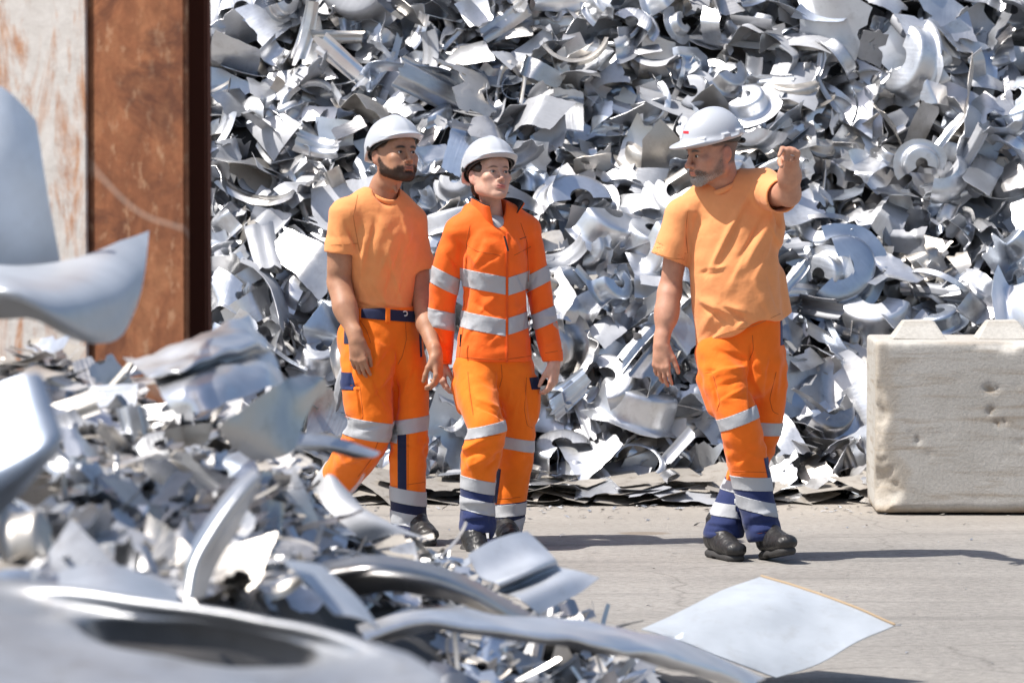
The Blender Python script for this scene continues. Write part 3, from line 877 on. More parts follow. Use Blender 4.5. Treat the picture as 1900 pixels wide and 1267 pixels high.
def where(px, py):
    """where a piece of the tall heap is, told by the things in front of it"""
    if px < 600:
        return 'beside the rusty post, ' + ('at the very top' if py < 110 else 'high up' if py < 240 else 'at helmet height' if py < 370 else 'at shoulder height' if py < 500 else 'at hip height' if py < 640 else 'near the foot')
    if px < 810:
        return 'at the top above the bearded man' if py < 90 else 'just above the bearded man' if py < 215 else 'around the bearded man' if py < 600 else 'behind the legs of the bearded man'
    if px < 1010:
        return 'at the top above the woman' if py < 110 else 'just above the woman' if py < 260 else 'around the woman' if py < 640 else 'behind the legs of the woman'
    if px < 1210:
        return 'between woman and pointing man, ' + ('at the very top' if py < 110 else 'above head height' if py < 220 else 'at head height' if py < 350 else 'at chest height' if py < 480 else 'at waist height' if py < 620 else 'at thigh height' if py < 760 else 'near the ground')
    if px < 1480:
        return 'at the top above the pointing man' if py < 90 else 'just above the pointing man' if py < 200 else 'around the pointing man' if py < 640 else 'behind the legs of the pointing man'
    if px < 1640:
        return 'past the pointing hand, ' + ('at the very top' if py < 110 else 'above the hand' if py < 250 else 'level with the hand' if py < 390 else 'at chest height' if py < 510 else 'at waist height' if py < 640 else 'beside the concrete block')
    return 'above the concrete block, ' + ('at the top edge' if py < 90 else 'far up' if py < 190 else 'half-way up' if py < 300 else 'lower down' if py < 430 else 'just over its studs')
build_heap()

# ------------------------------------------------------------------ the near heap (out of focus)
RIDGE = [(-300, 640), (0, 660), (60, 620), (130, 660), (260, 690), (420, 735), (520, 790), (570, 880), (640, 970), (730, 996), (800, 1016), (860, 1046), (1000, 1110), (1100, 1165), (1200, 1205), (1400, 1270), (1500, 1310)]
def ridge(px): return float(np.interp(px, [a for a, b in RIDGE], [b for a, b in RIDGE]))
def near_Y(px, py):
    return 12.5 - 5.4 * min(max((py - ridge(px)) / 667.0, -0.05), 1.2) + (0.7 if px > 1000 else 0.7 * max(px - 500, 0) / 500)
def cr(a, n):
    """Catmull-Rom resampling of rows of control points"""
    a = np.asarray(a, float); m = len(a); out = []
    for u in np.linspace(0, m - 1, n):
        i = min(int(u), m - 2); t = u - i
        p0, p1, p2, p3 = a[max(i - 1, 0)] if i > 0 else 2 * a[0] - a[1], a[i], a[i + 1], a[i + 2] if i + 2 < m else 2 * a[-1] - a[-2]
        out.append(0.5 * ((2 * p1) + (-p0 + p2) * t + (2 * p0 - 5 * p1 + 4 * p2 - p3) * t * t + (-p0 + 3 * p1 - 3 * p2 + p3) * t ** 3))
    return np.array(out)
def patch(name, label, rows, mat, thick=0.003, nu=18, nv=18, dent=0.004, cat='metal sheet', noise_f=5, deep=1.0, group='large offcuts on the near heap'):
    """curved sheet through a net of points given as (pixel x, pixel y, distance)"""
    Ym = np.mean([p[2] for r in rows for p in r])
    A = np.array([[tuple(at(p[0], p[1], 2 * Ym + (p[2] - Ym) * deep)) for p in r] for r in rows])
    B = np.array([cr(r, nv) for r in A]); G = cr(B, nu)
    G = G + dent * np.stack([0 * G[..., 0], fnoise(G, noise_f, 2, len(label)), fnoise(G, noise_f, 2, len(label) + 4)], -1)
    c = G.reshape(-1, 3).mean(0)
    V, Q = sheet_mesh(G - c, thick)
    o = link(name, mesh_np(name, V, Q), mat)
    o.location = c
    tag(o, label, cat, group)
    return o
def build_near():
    rg = np.random.default_rng(9)
    H = ALU_HERO
    patch('metal_sheet', 'tall smooth blue-grey curved sheet standing in front of the painted plate', [
        [(-120, 120, 5.36), (-60, 150, 5.36), (0, 162, 5.37), (40, 195, 5.39), (66, 225, 5.43)],
        [(-120, 300, 5.33), (-60, 310, 5.33), (0, 315, 5.34), (50, 325, 5.37), (84, 340, 5.42)],
        [(-120, 520, 5.30), (-60, 510, 5.32), (0, 500, 5.36), (58, 495, 5.42), (112, 488, 5.50)]], ALU_SHADE, 0.004)
    patch('metal_sheet', 'white curled wing-like sheet with a pointed tip by the rusty post', [
        [(-140, 470, 5.35), (-20, 490, 5.3), (70, 495, 5.35), (150, 478, 5.4), (215, 452, 5.5), (276, 428, 5.65)],
        [(-120, 500, 5.1), (0, 515, 5.0), (90, 540, 5.0), (160, 545, 5.1), (225, 530, 5.3), (270, 490, 5.5)],
        [(-60, 555, 4.95), (20, 545, 4.9), (110, 595, 4.95), (165, 610, 5.05), (215, 590, 5.2), (262, 535, 5.4)],
        [(0, 590, 5.1), (60, 590, 5.0), (130, 625, 5.05), (180, 638, 5.1), (222, 625, 5.2), (252, 570, 5.35)]], ALU_WING, 0.004, deep=1.8)
    patch('metal_sheet', 'bright glossy ribbed sheet arching over the near heap below the rusty post', [
        [(228, 664, 5.70), (300, 655, 5.66), (370, 622, 5.72), (430, 594, 5.80), (462, 590, 5.9)],
        [(262, 688, 5.55), (320, 672, 5.52), (392, 642, 5.58), (455, 618, 5.68), (486, 626, 5.8)],
        [(280, 700, 5.50), (335, 684, 5.46), (408, 660, 5.52), (470, 640, 5.62), (500, 648, 5.74)],
        [(284, 706, 5.58), (340, 692, 5.54), (414, 670, 5.60), (478, 652, 5.70), (508, 660, 5.80)],
        [(300, 728, 5.44), (356, 716, 5.40), (430, 698, 5.46), (492, 684, 5.56), (520, 690, 5.68)],
        [(330, 762, 5.40), (385, 762, 5.36), (442, 744, 5.42), (500, 726, 5.50), (535, 726, 5.62)]], ALU[0], 0.003, 40, 30, 0.012, noise_f=12, deep=1.5)
    patch('metal_sheet', 'pale blue panel with a rolled edge at the side of the near heap', [
        [(-160, 780, 4.05), (-80, 748, 4.05), (0, 716, 4.05), (66, 694, 4.06), (88, 722, 4.14)],
        [(-160, 870, 3.97), (-80, 835, 3.97), (0, 800, 3.98), (84, 765, 3.99), (104, 776, 4.08)],
        [(-160, 960, 3.90), (-80, 922, 3.90), (0, 886, 3.91), (96, 828, 3.92), (116, 812, 4.02)],
        [(-160, 1005, 3.95), (-80, 982, 3.96), (-10, 960, 3.97), (70, 880, 3.98), (108, 838, 4.06)]], ALU_PANEL, 0.004, dent=.002)
    patch('metal_sheet', 'crescent-shaped upright strip standing in the near heap', [
        [(470, 870, 4.55), (430, 905, 4.5), (385, 965, 4.45), (350, 1030, 4.4), (338, 1105, 4.35)],
        [(482, 880, 4.5), (447, 922, 4.45), (402, 985, 4.4), (366, 1045, 4.35), (352, 1110, 4.3)],
        [(478, 900, 4.72), (455, 950, 4.72), (430, 1000, 4.7), (400, 1050, 4.65), (380, 1105, 4.6)]], ALU[0], 0.005, 12, 22)
    # the big pressing in front, with an oval opening: upper and lower lips of one sheet
    th = np.linspace(0, 2 * np.pi, 49)
    inner = np.stack([365 + 205 * np.cos(th) + 25 * np.sin(th), 1186 + 30 * np.sin(th) + 22 * np.cos(th)], 1)
    outer = []
    for a in th:
        c, s_ = np.cos(a), np.sin(a)
        k = (abs(c) ** 3 + abs(s_) ** 3) ** (-1 / 3)
        outer.append((340 + 500 * c * k + 40 * s_, 1215 + (100 if s_ < 0 else 170) * s_ * k + 80 * c * k))
    outer = np.array(outer)
    G = []
    for f in np.linspace(0, 1, 22):
        row = []
        for (a, b), (c, d) in zip(inner, outer):
            px, py = a + (c - a) * f, b + (d - b) * f
            Yd = 7.5 - (py - 1200) / 300.0 + 0.10 * math.cos(f * 3.14) * 0.6
            row.append(tuple(at(px, py, Yd)))
        G.append(row)
    G = np.array(G); G[0, :, 2] -= 0.025
    G[:3, :, 1] += np.array([[.05], [.03], [.01]]); G[:3, :, 2] -= np.array([[.020], [.010], [.003]])
    G = G + .006 * np.stack([0 * G[..., 0], fnoise(G, 6, 3, 2), fnoise(G, 7, 3, 5)], -1)
    c = G.reshape(-1, 3).mean(0); V, Q = sheet_mesh(G - c, 0.004)
    o = link('metal_sheet', mesh_np('metal_sheet', V, Q), ALU_PRESS); o.location = c
    tag(o, 'big smooth pale pressing with an oval opening, lowest on the near heap', 'metal sheet', 'large offcuts on the near heap')
    patch('metal_sheet', 'folded pale sheet with two pressed ridges at the tip of the near heap', [
        [(868, 1030, 6.1), (910, 1005, 6.15), (950, 990, 6.2), (978, 985, 6.25)],
        [(890, 1070, 6.05), (940, 1050, 6.1), (985, 1030, 6.15), (1015, 1020, 6.2)],
        [(925, 1085, 6.0), (960, 1070, 6.02), (1000, 1052, 6.06), (1032, 1040, 6.15)],
        [(925, 1098, 6.08), (965, 1084, 6.1), (1005, 1064, 6.14), (1040, 1052, 6.2)],
        [(960, 1110, 5.95), (1000, 1092, 6.0), (1040, 1075, 6.05), (1075, 1060, 6.12)],
        [(1000, 1140, 5.95), (1040, 1118, 6.0), (1075, 1100, 6.05), (1112, 1072, 6.1)]], H, 0.003, 30, 14, 0.002)
    fs = patch('metal_sheet', 'flat bluish square sheet with a brown edge lying tilted on the concrete', [
        [(1190, 1168, 7.15), (1275, 1128, 7.3), (1350, 1092, 7.45), (1412, 1070, 7.6)],
        [(1265, 1190, 7.05), (1350, 1150, 7.2), (1430, 1112, 7.35), (1500, 1096, 7.5)],
        [(1345, 1222, 7.0), (1430, 1185, 7.15), (1510, 1150, 7.3), (1580, 1125, 7.4)],
        [(1440, 1256, 7.0), (1520, 1230, 7.1), (1590, 1190, 7.22), (1660, 1160, 7.32)]], ALU_SHEET, 0.004, 16, 16, 0.004)
    bpy.context.view_layer.update()
    es = [np.array(fs.matrix_world @ v.co) for v in fs.data.vertices][15:256:16]
    tube('edge_strip', [p + np.array([0, 0, .002]) for p in es], .0045, simple_mat('tan_edge', (.42, .30, .18), .7), fs)
    patch('metal_sheet', 'long grey flange running down the near heap towards the flat sheet', [
        [(660, 1160, 5.3), (790, 1122, 5.4), (950, 1142, 5.5), (1110, 1156, 5.6), (1250, 1186, 5.8), (1420, 1256, 6.1)],
        [(665, 1172, 5.12), (800, 1134, 5.22), (950, 1156, 5.32), (1110, 1172, 5.42), (1250, 1200, 5.62), (1414, 1262, 5.95)],
        [(675, 1184, 4.96), (800, 1150, 5.04), (950, 1172, 5.14), (1100, 1192, 5.24), (1240, 1220, 5.44), (1400, 1272, 5.8)],
        [(690, 1196, 5.02), (810, 1166, 5.08), (945, 1190, 5.18), (1100, 1206, 5.28), (1230, 1238, 5.48), (1380, 1284, 5.8)]], ALU[0], 0.004, 16, 40, 0.010, noise_f=8, deep=1.3)
    patch('metal_sheet', 'dark arched sheet with a rolled rim behind the long flange', [
        [(600, 1045, 5.5), (700, 1030, 5.45), (810, 1050, 5.5), (890, 1085, 5.6), (985, 1140, 5.75)],
        [(610, 1060, 5.3), (700, 1050, 5.25), (800, 1068, 5.3), (880, 1100, 5.4), (965, 1150, 5.55)],
        [(640, 1110, 5.35), (720, 1095, 5.35), (800, 1105, 5.4), (870, 1125, 5.45), (930, 1160, 5.55)]], ALU[4], 0.004, 14, 24)
    patch('metal_sheet', 'leaning pale blade in front of the bearded man', [
        [(588, 905, 6.0), (612, 880, 6.0), (640, 905, 6.05)],
        [(600, 935, 5.9), (640, 925, 5.9), (690, 955, 5.95)],
        [(640, 975, 5.85), (700, 965, 5.85), (760, 985, 5.9)],
        [(680, 1005, 5.85), (740, 990, 5.85), (800, 1000, 5.9)]], ALU[2], 0.003)
    patch('metal_sheet', 'slender blade sticking out level across the bearded man\'s shin', [
        [(470, 800, 5.5), (540, 805, 5.55), (620, 812, 5.6), (705, 838, 5.65)],
        [(460, 820, 5.45), (540, 820, 5.5), (615, 826, 5.55), (695, 845, 5.6)],
        [(470, 838, 5.5), (540, 834, 5.5), (600, 836, 5.55), (660, 848, 5.6)]], ALU[1], 0.003)
    patch('metal_sheet', 'angled grey plate below the glossy ribbed sheet', [
        [(560, 695, 5.6), (600, 700, 5.65), (608, 715, 5.7)],
        [(510, 715, 5.45), (545, 740, 5.5), (570, 765, 5.55)],
        [(440, 760, 5.35), (490, 800, 5.4), (540, 835, 5.45)],
        [(405, 790, 5.3), (430, 830, 5.35), (470, 850, 5.4)]], ALU[3], 0.003, 18, 18, 0.012, noise_f=9, deep=1.4)
    patch('metal_sheet', 'blue-tinted curved sheet lying in the near heap under the crescent strip', [
        [(110, 1060, 4.35), (180, 1045, 4.35), (260, 1062, 4.35), (330, 1092, 4.4)],
        [(110, 1090, 4.2), (190, 1080, 4.2), (260, 1095, 4.2), (330, 1120, 4.25)],
        [(120, 1120, 4.1), (190, 1118, 4.1), (260, 1130, 4.1), (320, 1145, 4.15)]], H, 0.003)
    patch('metal_sheet', 'pale pointed plate slanting down beside the dark arched sheet', [
        [(525, 1040, 4.7), (570, 1045, 4.75), (600, 1050, 4.8)],
        [(570, 1085, 4.55), (620, 1090, 4.6), (660, 1105, 4.65)],
        [(620, 1140, 4.45), (670, 1148, 4.5), (705, 1165, 4.55)]], H, 0.003)
    # filler: individual offcuts spread through the near heap, and a mass of small bits under them
    core = Mass()
    pts = []
    for px in np.arange(-400, 1560, 40):
        for k, py in enumerate(np.linspace(ridge(px) + 14, 1420, 16)):
            pts.append(tuple(at(px, py, near_Y(px, py) + 0.16)))
    pts = np.array(pts)
    # height field through those points, falling away to the ground behind
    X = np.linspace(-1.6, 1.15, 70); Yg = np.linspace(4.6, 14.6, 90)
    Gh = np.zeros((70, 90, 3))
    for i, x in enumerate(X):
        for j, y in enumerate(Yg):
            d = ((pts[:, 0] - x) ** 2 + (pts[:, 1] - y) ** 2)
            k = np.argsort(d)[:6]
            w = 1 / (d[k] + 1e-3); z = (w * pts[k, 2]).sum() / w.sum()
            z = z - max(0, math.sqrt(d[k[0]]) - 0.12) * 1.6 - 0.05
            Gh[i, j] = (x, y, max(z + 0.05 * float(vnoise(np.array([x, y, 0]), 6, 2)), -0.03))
    ii = np.arange(70 * 90).reshape(70, 90)
    q = np.stack([ii[:-1, :-1], ii[1:, :-1], ii[1:, 1:], ii[:-1, 1:]], -1).reshape(-1, 4)
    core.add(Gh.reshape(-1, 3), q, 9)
    fk = ['bent_plate', 'folded_plate', 'curled_strip', 'channel', 'shard', 'crumpled_plate', 'half_pipe', 'cup']
    for k in range(3600):
        px = rg.uniform(-150, 1430 if k < 2600 else 760); py = rg.uniform(ridge(px) + 8, 1380)
        Y = near_Y(px, py)
        kd = ['shard', 'bent_plate', 'long_strip', 'channel'][rg.choice(4, p=[.62, .18, .12, .08])]
        V, Q = LOW[kd][rg.integers(len(LIB[kd]))]
        if taken(px, py): continue
        Rm = rot_rand(rg, (0, -.12, 1), .22 if rg.random() < .75 else .6)
        W_ = (V * rg.uniform(.26, .56) * np.array([1.35, .8, .7])) @ Rm.T + np.array(at(px, py, Y + rg.uniform(-.02, .14)))
        if W_[:, 2].min() < 0.004: W_[:, 2] += 0.004 - W_[:, 2].min()
        core.add(W_, Q, int(rg.choice(8, p=[.06, .09, .03, .19, .32, .16, .03, .12])))  # weighted to darker metals, standing in for shade over this heap
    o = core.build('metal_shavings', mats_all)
    tag(o, 'jumble of small aluminium shavings filling the near heap', 'metal shavings', kind='stuff')
    pts = []; tries = 0
    while len(pts) < 150 and tries < 20000:
        tries += 1
        px = rg.uniform(-20, 1330)
        r0 = ridge(px) + (20 if px < 560 else 36)
        if r0 > 1260: continue
        py = rg.uniform(r0, 1265)
        if taken(px, py) or any((px - a) ** 2 + (py - b) ** 2 < 38 ** 2 for a, b in pts): continue
        pts.append((px, py))
    used = {}
    meshes = {}
    for (px, py) in pts:
        Y = near_Y(px, py) - rg.uniform(.0, .08)
        kd = fk[rg.choice(len(fk), p=[.24, .2, .16, .12, .06, .1, .07, .05])]
        vi = int(rg.integers(len(LIB[kd]))); mi = int(rg.choice(7, p=[.11, .14, .06, .20, .28, .15, .06]))
        if (kd, vi, mi) not in meshes:
            me = mesh_np(kd, *LIB[kd][vi]); me.materials.append(ALU[mi])
            me.polygons.foreach_set('use_smooth', np.ones(len(me.polygons), bool)); meshes[(kd, vi, mi)] = me
        ob = bpy.data.objects.new('scrap_offcut', meshes[(kd, vi, mi)]); COL.objects.link(ob)
        Rm = rot_rand(rg, (0, -.15, 1) if rg.random() < .65 else (0, -.7, .5), .28); sc = rg.uniform(.26, .58)
        p = at(px, py, Y)
        low = ((LIB[kd][vi][0] * sc) @ Rm.T)[:, 2].min() + p.z
        mat_to_obj(ob, Rm, sc, (p.x, p.y, p.z + max(0, .006 - low)))
        used.setdefault((kd, mi, near_where(px, py)), []).append((ob, py))
    for (kd, mi, w), obs in used.items():
        obs.sort(key=lambda a: a[1])
        for i, (ob, py) in enumerate(obs):
            lead = order_word(i, len(obs))
            tag(ob, f'{lead}blurred {METAL[mi]} {PLAIN[kd]} {w}', 'scrap offcut', 'blurred offcuts in the near heap')
def taken(px, py):
    """where the large sheets lie"""
    return (py > 1085 + .02 * px and px < 830) or (px < 105 and 700 < py < 960) or (260 < px < 540 and 600 < py < 760) or (px < 260 and py < 635) \
        or (880 < px < 1110 and py < 1130) or px > 1170 + (1267 - py) * .3
def near_where(px, py):
    a = 'below the curled white wing' if px < 200 else 'below the glossy ribbed sheet' if px < 420 else 'below the bearded man' if px < 660 else 'below the woman' if px < 960 else 'beside the flat square sheet'
    r = (py - ridge(px)) / max(1267 - ridge(px), 1)
    b = 'along the crest' if r < .2 else 'upper slope' if r < .42 else 'middle slope' if r < .62 else 'lower slope' if r < .82 else 'at the very bottom'
    return f'{a}, {b}'
ALU_SHADE = alu_mat('aluminium_bluish', (0.70, 0.75, 0.82), 0.55, 0.3, 0.1)
ALU_WING = alu_mat('aluminium_white', (0.62, 0.65, 0.70), 0.42, 0.4, 0.12)
ALU_PANEL = alu_mat('aluminium_blue_panel', (0.40, 0.46, 0.56), 0.4, 0.6, 0.2)
def sheet_mat():
    m = alu_mat('aluminium_coated', (0.58, 0.625, 0.68), 0.5, 0.12, 0.30, (0.36, 0.34, 0.32))
    return m
ALU_SHEET = sheet_mat()
build_near()

# ------------------------------------------------------------------ loose chips on the concrete
def build_chips():
    rg = np.random.default_rng(77)
    m = Mass()
    for k in range(520):
        if k < 360:
            x = rg.uniform(-1.6, 2.6); y = 21.45 - rg.exponential(.32)
        else:
            x = rg.uniform(-.6, 2.6); y = rg.uniform(15.0, 21.2)
        V, Q = LOW['shard'][rg.integers(len(LIB['shard']))]
        sc = rg.uniform(.05, .22) if k < 300 else rg.uniform(.03, .12)
        W_ = (V * np.array([1, 1, .5]) * sc) @ rot_rand(rg, (0, 0, 1), .16).T + np.array([x, y, 0])
        W_[:, 2] += .002 - W_[:, 2].min()
        m.add(W_, Q, int(rg.choice([0, 1, 2, 3, 4, 7], p=[.1, .2, .1, .2, .1, .3])))
    o = m.build('metal_chips', mats_all)
    tag(o, 'scattered small metal chips and grit on the concrete', 'metal chips', kind='stuff')
build_chips()

# ================================================================== PEOPLE
def skin_mat(name, col, lip, rough=0.56):
    m, t, b = new_mat(name)
    tc = nd(t, 'ShaderNodeTexCoord')
    n1 = nd(t, 'ShaderNodeTexNoise', i_Scale=22.0, i_Detail=4.0, i_Roughness=0.6); t.links.new(tc.outputs['Object'], n1.inputs[0])
    n2 = nd(t, 'ShaderNodeTexNoise', i_Scale=260.0, i_Detail=3.0); t.links.new(tc.outputs['Object'], n2.inputs[0])
    c = ramp(t, n1.outputs[0], [(0.3, (col[0] * .86, col[1] * .80, col[2] * .80)), (0.7, tuple(min(1, x * 1.1) for x in col))]).outputs[0]
    a = nd(t, 'ShaderNodeAttribute', attribute_name='tint'); s = nd(t, 'ShaderNodeSeparateColor'); t.links.new(a.outputs[0], s.inputs[0])
    c = mixc(t, s.outputs[0], c, lip)                                            # lips and ruddy places
    a2 = nd(t, 'ShaderNodeAttribute', attribute_name='hair')
    hc = nd(t, 'ShaderNodeSeparateColor'); t.links.new(a2.outputs[0], hc.inputs[0])
    c = mixc(t, s.outputs[1], c, a2.outputs[0])                                  # stubble and brows
    t.links.new(c, b.inputs['Base Color'])
    b.inputs['Roughness'].default_value = rough
    b.inputs['Subsurface Weight'].default_value = 0.06; b.inputs['Subsurface Scale'].default_value = 0.01
    b.inputs['Subsurface Radius'].default_value = (1.0, 0.35, 0.2)
    bump(t, b, n2.outputs[0], 0.0010, 0.7)
    return m
def cloth_mat(name, col, rough=0.85, weave=900.0, mott=0.10, sheen=0.15):
    m, t, b = new_mat(name)
    tc = nd(t, 'ShaderNodeTexCoord')
    n1 = nd(t, 'ShaderNodeTexNoise', i_Scale=7.0, i_Detail=4.0, i_Roughness=0.6); t.links.new(tc.outputs['Object'], n1.inputs[0])
    n2 = nd(t, 'ShaderNodeTexNoise', i_Scale=weave, i_Detail=2.0); t.links.new(tc.outputs['Object'], n2.inputs[0])
    n3 = nd(t, 'ShaderNodeTexNoise', i_Scale=38.0, i_Detail=3.0); t.links.new(tc.outputs['Object'], n3.inputs[0])
    c = ramp(t, n1.outputs[0], [(0.3, tuple(x * (1 - mott) for x in col)), (0.7, tuple(min(1, x * (1 + mott * 0.6)) for x in col))]).outputs[0]
    t.links.new(c, b.inputs['Base Color']); b.inputs['Roughness'].default_value = rough
    b.inputs['Specular IOR Level'].default_value = 0.25
    b.inputs['Sheen Weight'].default_value = sheen; b.inputs['Sheen Roughness'].default_value = 0.5
    b1 = bump(t, b, n3.outputs[0], 0.004, 0.5)
    bump(t, b, n2.outputs[0], 0.0006, 0.4, b1)
    return m
SHIRT = cloth_mat('faded_orange_cotton', (0.83, 0.318, 0.112))
SHIRT2 = cloth_mat('pale_orange_cotton', (0.85, 0.335, 0.128))
TROUS = cloth_mat('orange_workwear', (0.90, 0.185, 0.008), 0.8)
TROUS2 = cloth_mat('bright_orange_workwear', (0.95, 0.175, 0.010), 0.8)
JACK = cloth_mat('fluorescent_orange_softshell', (1.0, 0.150, 0.012), 0.7, mott=0.04)
NAVY = cloth_mat('navy_cloth', (0.014, 0.019, 0.055), 0.85)
NAVY2 = cloth_mat('navy_blue_cloth', (0.020, 0.032, 0.110), 0.85)
TAPE = cloth_mat('silver_reflective_tape', (0.44, 0.45, 0.47), 0.55, 500, 0.06, 0.0)
BLACKC = cloth_mat('black_cloth', (0.012, 0.012, 0.014), 0.9)
GREYC = cloth_mat('grey_lining', (0.09, 0.092, 0.10), 0.8)
HELM = simple_mat('white_plastic', (0.46, 0.48, 0.52), 0.28, 0, 0.5, 0.25)
HELM_IN = simple_mat('helmet_harness', (0.02, 0.02, 0.022), 0.5)
RED = simple_mat('red_print', (0.65, 0.02, 0.03), 0.4)
LEATHER = simple_mat('black_leather', (0.018, 0.017, 0.017), 0.42)
SOLE = simple_mat('dark_rubber', (0.035, 0.033, 0.032), 0.7)
EYEW = simple_mat('eye_white', (0.62, 0.58, 0.54), 0.25)
IRIS = simple_mat('iris', (0.02, 0.012, 0.008), 0.15)
IRIS2 = simple_mat('iris_grey', (0.05, 0.06, 0.06), 0.15)
METALM = simple_mat('steel_trim', (0.6, 0.6, 0.6), 0.3, 1.0)
ZIP = simple_mat('zip_black', (0.01, 0.01, 0.011), 0.5)

def head_frame(c, yaw, pitch, roll, sc):
    M = Matrix.Rotation(R(yaw), 3, 'Z') @ Matrix.Rotation(R(pitch), 3, 'X') @ Matrix.Rotation(R(roll), 3, 'Y')
    M = np.array(M)
    return np.array(c), M, sc
def to_world(fr, P):
    c, M, s = fr
    return (np.asarray(P) * s) @ M.T + c
def to_local(fr, P):
    c, M, s = fr
    return ((np.asarray(P) - c) @ M) / s
def build_head(fr, neck_w, chest_w, opt):
    """head and neck in the head's own frame (face towards -Y, up +Z); returns world verts, quads, tint, hair mask"""
    f = opt.get('female', False)
    v = Vol((-.125, -.150, -.33), (.125, .150, .150), .0026)
    jw = opt.get('jaw', 1.0)
    # skull and face masses
    v.ell((0, .018, .040), (.077, .097, .083), 0)
    v.ell((0, -.026, -.028), (.0655 * (0.92 if f else 1), .062, .080), .03)
    for s in (-1, 1):
        v.cone((s * .056 * jw, .006, -.062), (s * .022 * jw, -.066, -.096), .019, .017, .030)
        v.cone((s * .060, .012, -.02), (s * .057 * jw, .006, -.064), .019, .017, .03)
        v.ell((s * .045, -.062, -.022), (.022, .020, .018), .022)                         # cheekbone
        v.ell((s * (.029 if f else .033), -.062 if f else -.064, -.055), (.019 if f else .022, .017 if f else .020, .026), .022)                         # cheek
    v.ell((0, -.078, -.098), (.021 * jw, .017, .017), .024)                                # chin
    v.ell((0, -.072, .042), (.048, .020, .030), .03)                                       # forehead
    br = .0045 if f else .0075
    for s in (-1, 1):
        v.cone((s * .012, -.0845, .0185), (s * .046, -.0730, .0205), br, br * .8, .016)    # brow ridge
        v.ell((s * .031, -.0960, -.0005), (.0185, .0165, .0115), .014, 'sub')              # socket
        v.ell((s * .0315, -.0730, -.0015), (.0155, .0142, .0132), .005)                    # lids
        eo = opt.get('eye', .0042)
        v.ell((s * .0315, -.0885, -.0020), (.0128, .0080, eo), .0015, 'sub')               # opening between them
    # nose
    ns = opt.get('nose', 1.0)
    v.cone((0, -.0860, .012), (0, -.1075, -.030), .0078, .0096 * ns, .011)
    v.ell((0, -.1115 if not f else -.1095, -.0350 if not f else -.0335), (.0112 * ns ** 2, .0110 * ns, .0095 * ns), .008)
    for s in (-1, 1):
        v.ell((s * .0128 * ns, -.0955, -.0385), (.0082, .0098, .0072), .006)
        v.ell((s * .0065, -.1030, -.0452), (.0038, .0055, .0038), .003, 'sub')
    # mouth
    fu = opt.get('lips', 1.0)
    v.ell((0, -.0835, -.063), (.030, .013, .020), .016)
    v.cone((-.016, -.0905, -.0632), (.016, -.0905, -.0632), .0052 * fu, .0052 * fu, .006, side=(0, 0, 1), flat=.8)
    v.cone((0, -.0945, -.0628), (0, -.0935, -.0632), .0060 * fu, .0055 * fu, .006)
    v.cone((-.013, -.0905, -.0730), (.013, -.0905, -.0730), .0062 * fu, .0062 * fu, .006)
    v.cone((-.0235, -.0870, -.0678), (.0235, -.0870, -.0678), .0020, .0020, .004, 'sub')
    v.cone((-.016, -.0975, -.0680), (.016, -.0975, -.0680), .0022, .0022, .003, 'sub')
    v.cone((0, -.0965, -.047), (0, -.0965, -.056), .0025, .003, .006, 'sub')               # philtrum
    v.cone((-.013, -.0945, -.084), (.013, -.0945, -.084), .003, .003, .010, 'sub')        # under the lip
    # ears
    for s in (-1, 1):
        v.ell((s * .0815, .020, -.010), (.0095, .021, .033), .006, M=np.array(Matrix.Rotation(R(-s * 16), 3, 'Z') @ Matrix.Rotation(R(-10), 3, 'X')))
        v.ell((s * .0925, .015, -.006), (.0065, .011, .019), .004, 'sub')
        v.ell((s * .0760, .006, -.012), (.006, .006, .009), .004)
        v.ell((s * .0765, .008, -.036), (.006, .009, .010), .005)
    # neck
    nb = to_local(fr, neck_w); cb = to_local(fr, chest_w)
    nr = opt.get('neck', .054)
    v.loft([(0, .030, -.03), (0 * .5 + nb[0] * .35, .026 * .6 + nb[1] * .4, -.09), nb, cb], [nr * .9, nr, nr * 1.06, nr * 1.5], [nr * .95, nr * 1.02, nr * 1.06, nr * 1.25], (1, 0, 0), .028)
    if not f:
        v.ell(((nb[0]) * .35, -.028 + nb[1] * .35, -.145), (.008, .008, .014), .02)
    V, Q = v.mesh('head', 1)
    # colour masks in the head's frame
    x, y, z = V[:, 0], V[:, 1], V[:, 2]
    front = np.clip((-y - .07) / .012, 0, 1)
    lipm = np.exp(-((np.abs(x) / .0235) ** 4)) * (np.exp(-(((z + .0632) / .0050) ** 2)) + np.exp(-(((z + .0730) / .0058) ** 2))) * front
    lipm = np.clip(lipm, 0, 1) * opt.get('lipc', .8)
    rud = .28 * np.exp(-(((x / .014) ** 2 + ((z + .036) / .012) ** 2))) * front
    rud += .22 * np.exp(-((((np.abs(x) - .045) / .016) ** 2 + ((z + .034) / .018) ** 2))) * np.clip((-y - .04) / .02, 0, 1)
    rud += .35 * np.clip((np.abs(x) - .078) / .006, 0, 1)
    bx_ = (np.abs(x) - .031)
    brow = np.exp(-((bx_ / .0195) ** 4)) * np.exp(-(((z - (.0175 + .0035 * np.cos(bx_ / .012) - .05 * np.maximum(bx_, 0))) / (.0034 if f else .0054)) ** 2)) * np.clip((-y - .05) / .01, 0, 1)
    hair = np.clip(brow * (1.0 if f else 1.3), 0, 1)
    lash = np.exp(-((bx_ / .0150) ** 4)) * np.exp(-(((z - (.0032 - 18 * bx_ ** 2)) / .0021) ** 2)) * front
    hair = np.maximum(hair, np.clip(lash * (1.0 if f else .85), 0, 1))
    bd = beard_mask(V, opt)
    hair = np.maximum(hair, bd * opt.get('beard_base', .8))
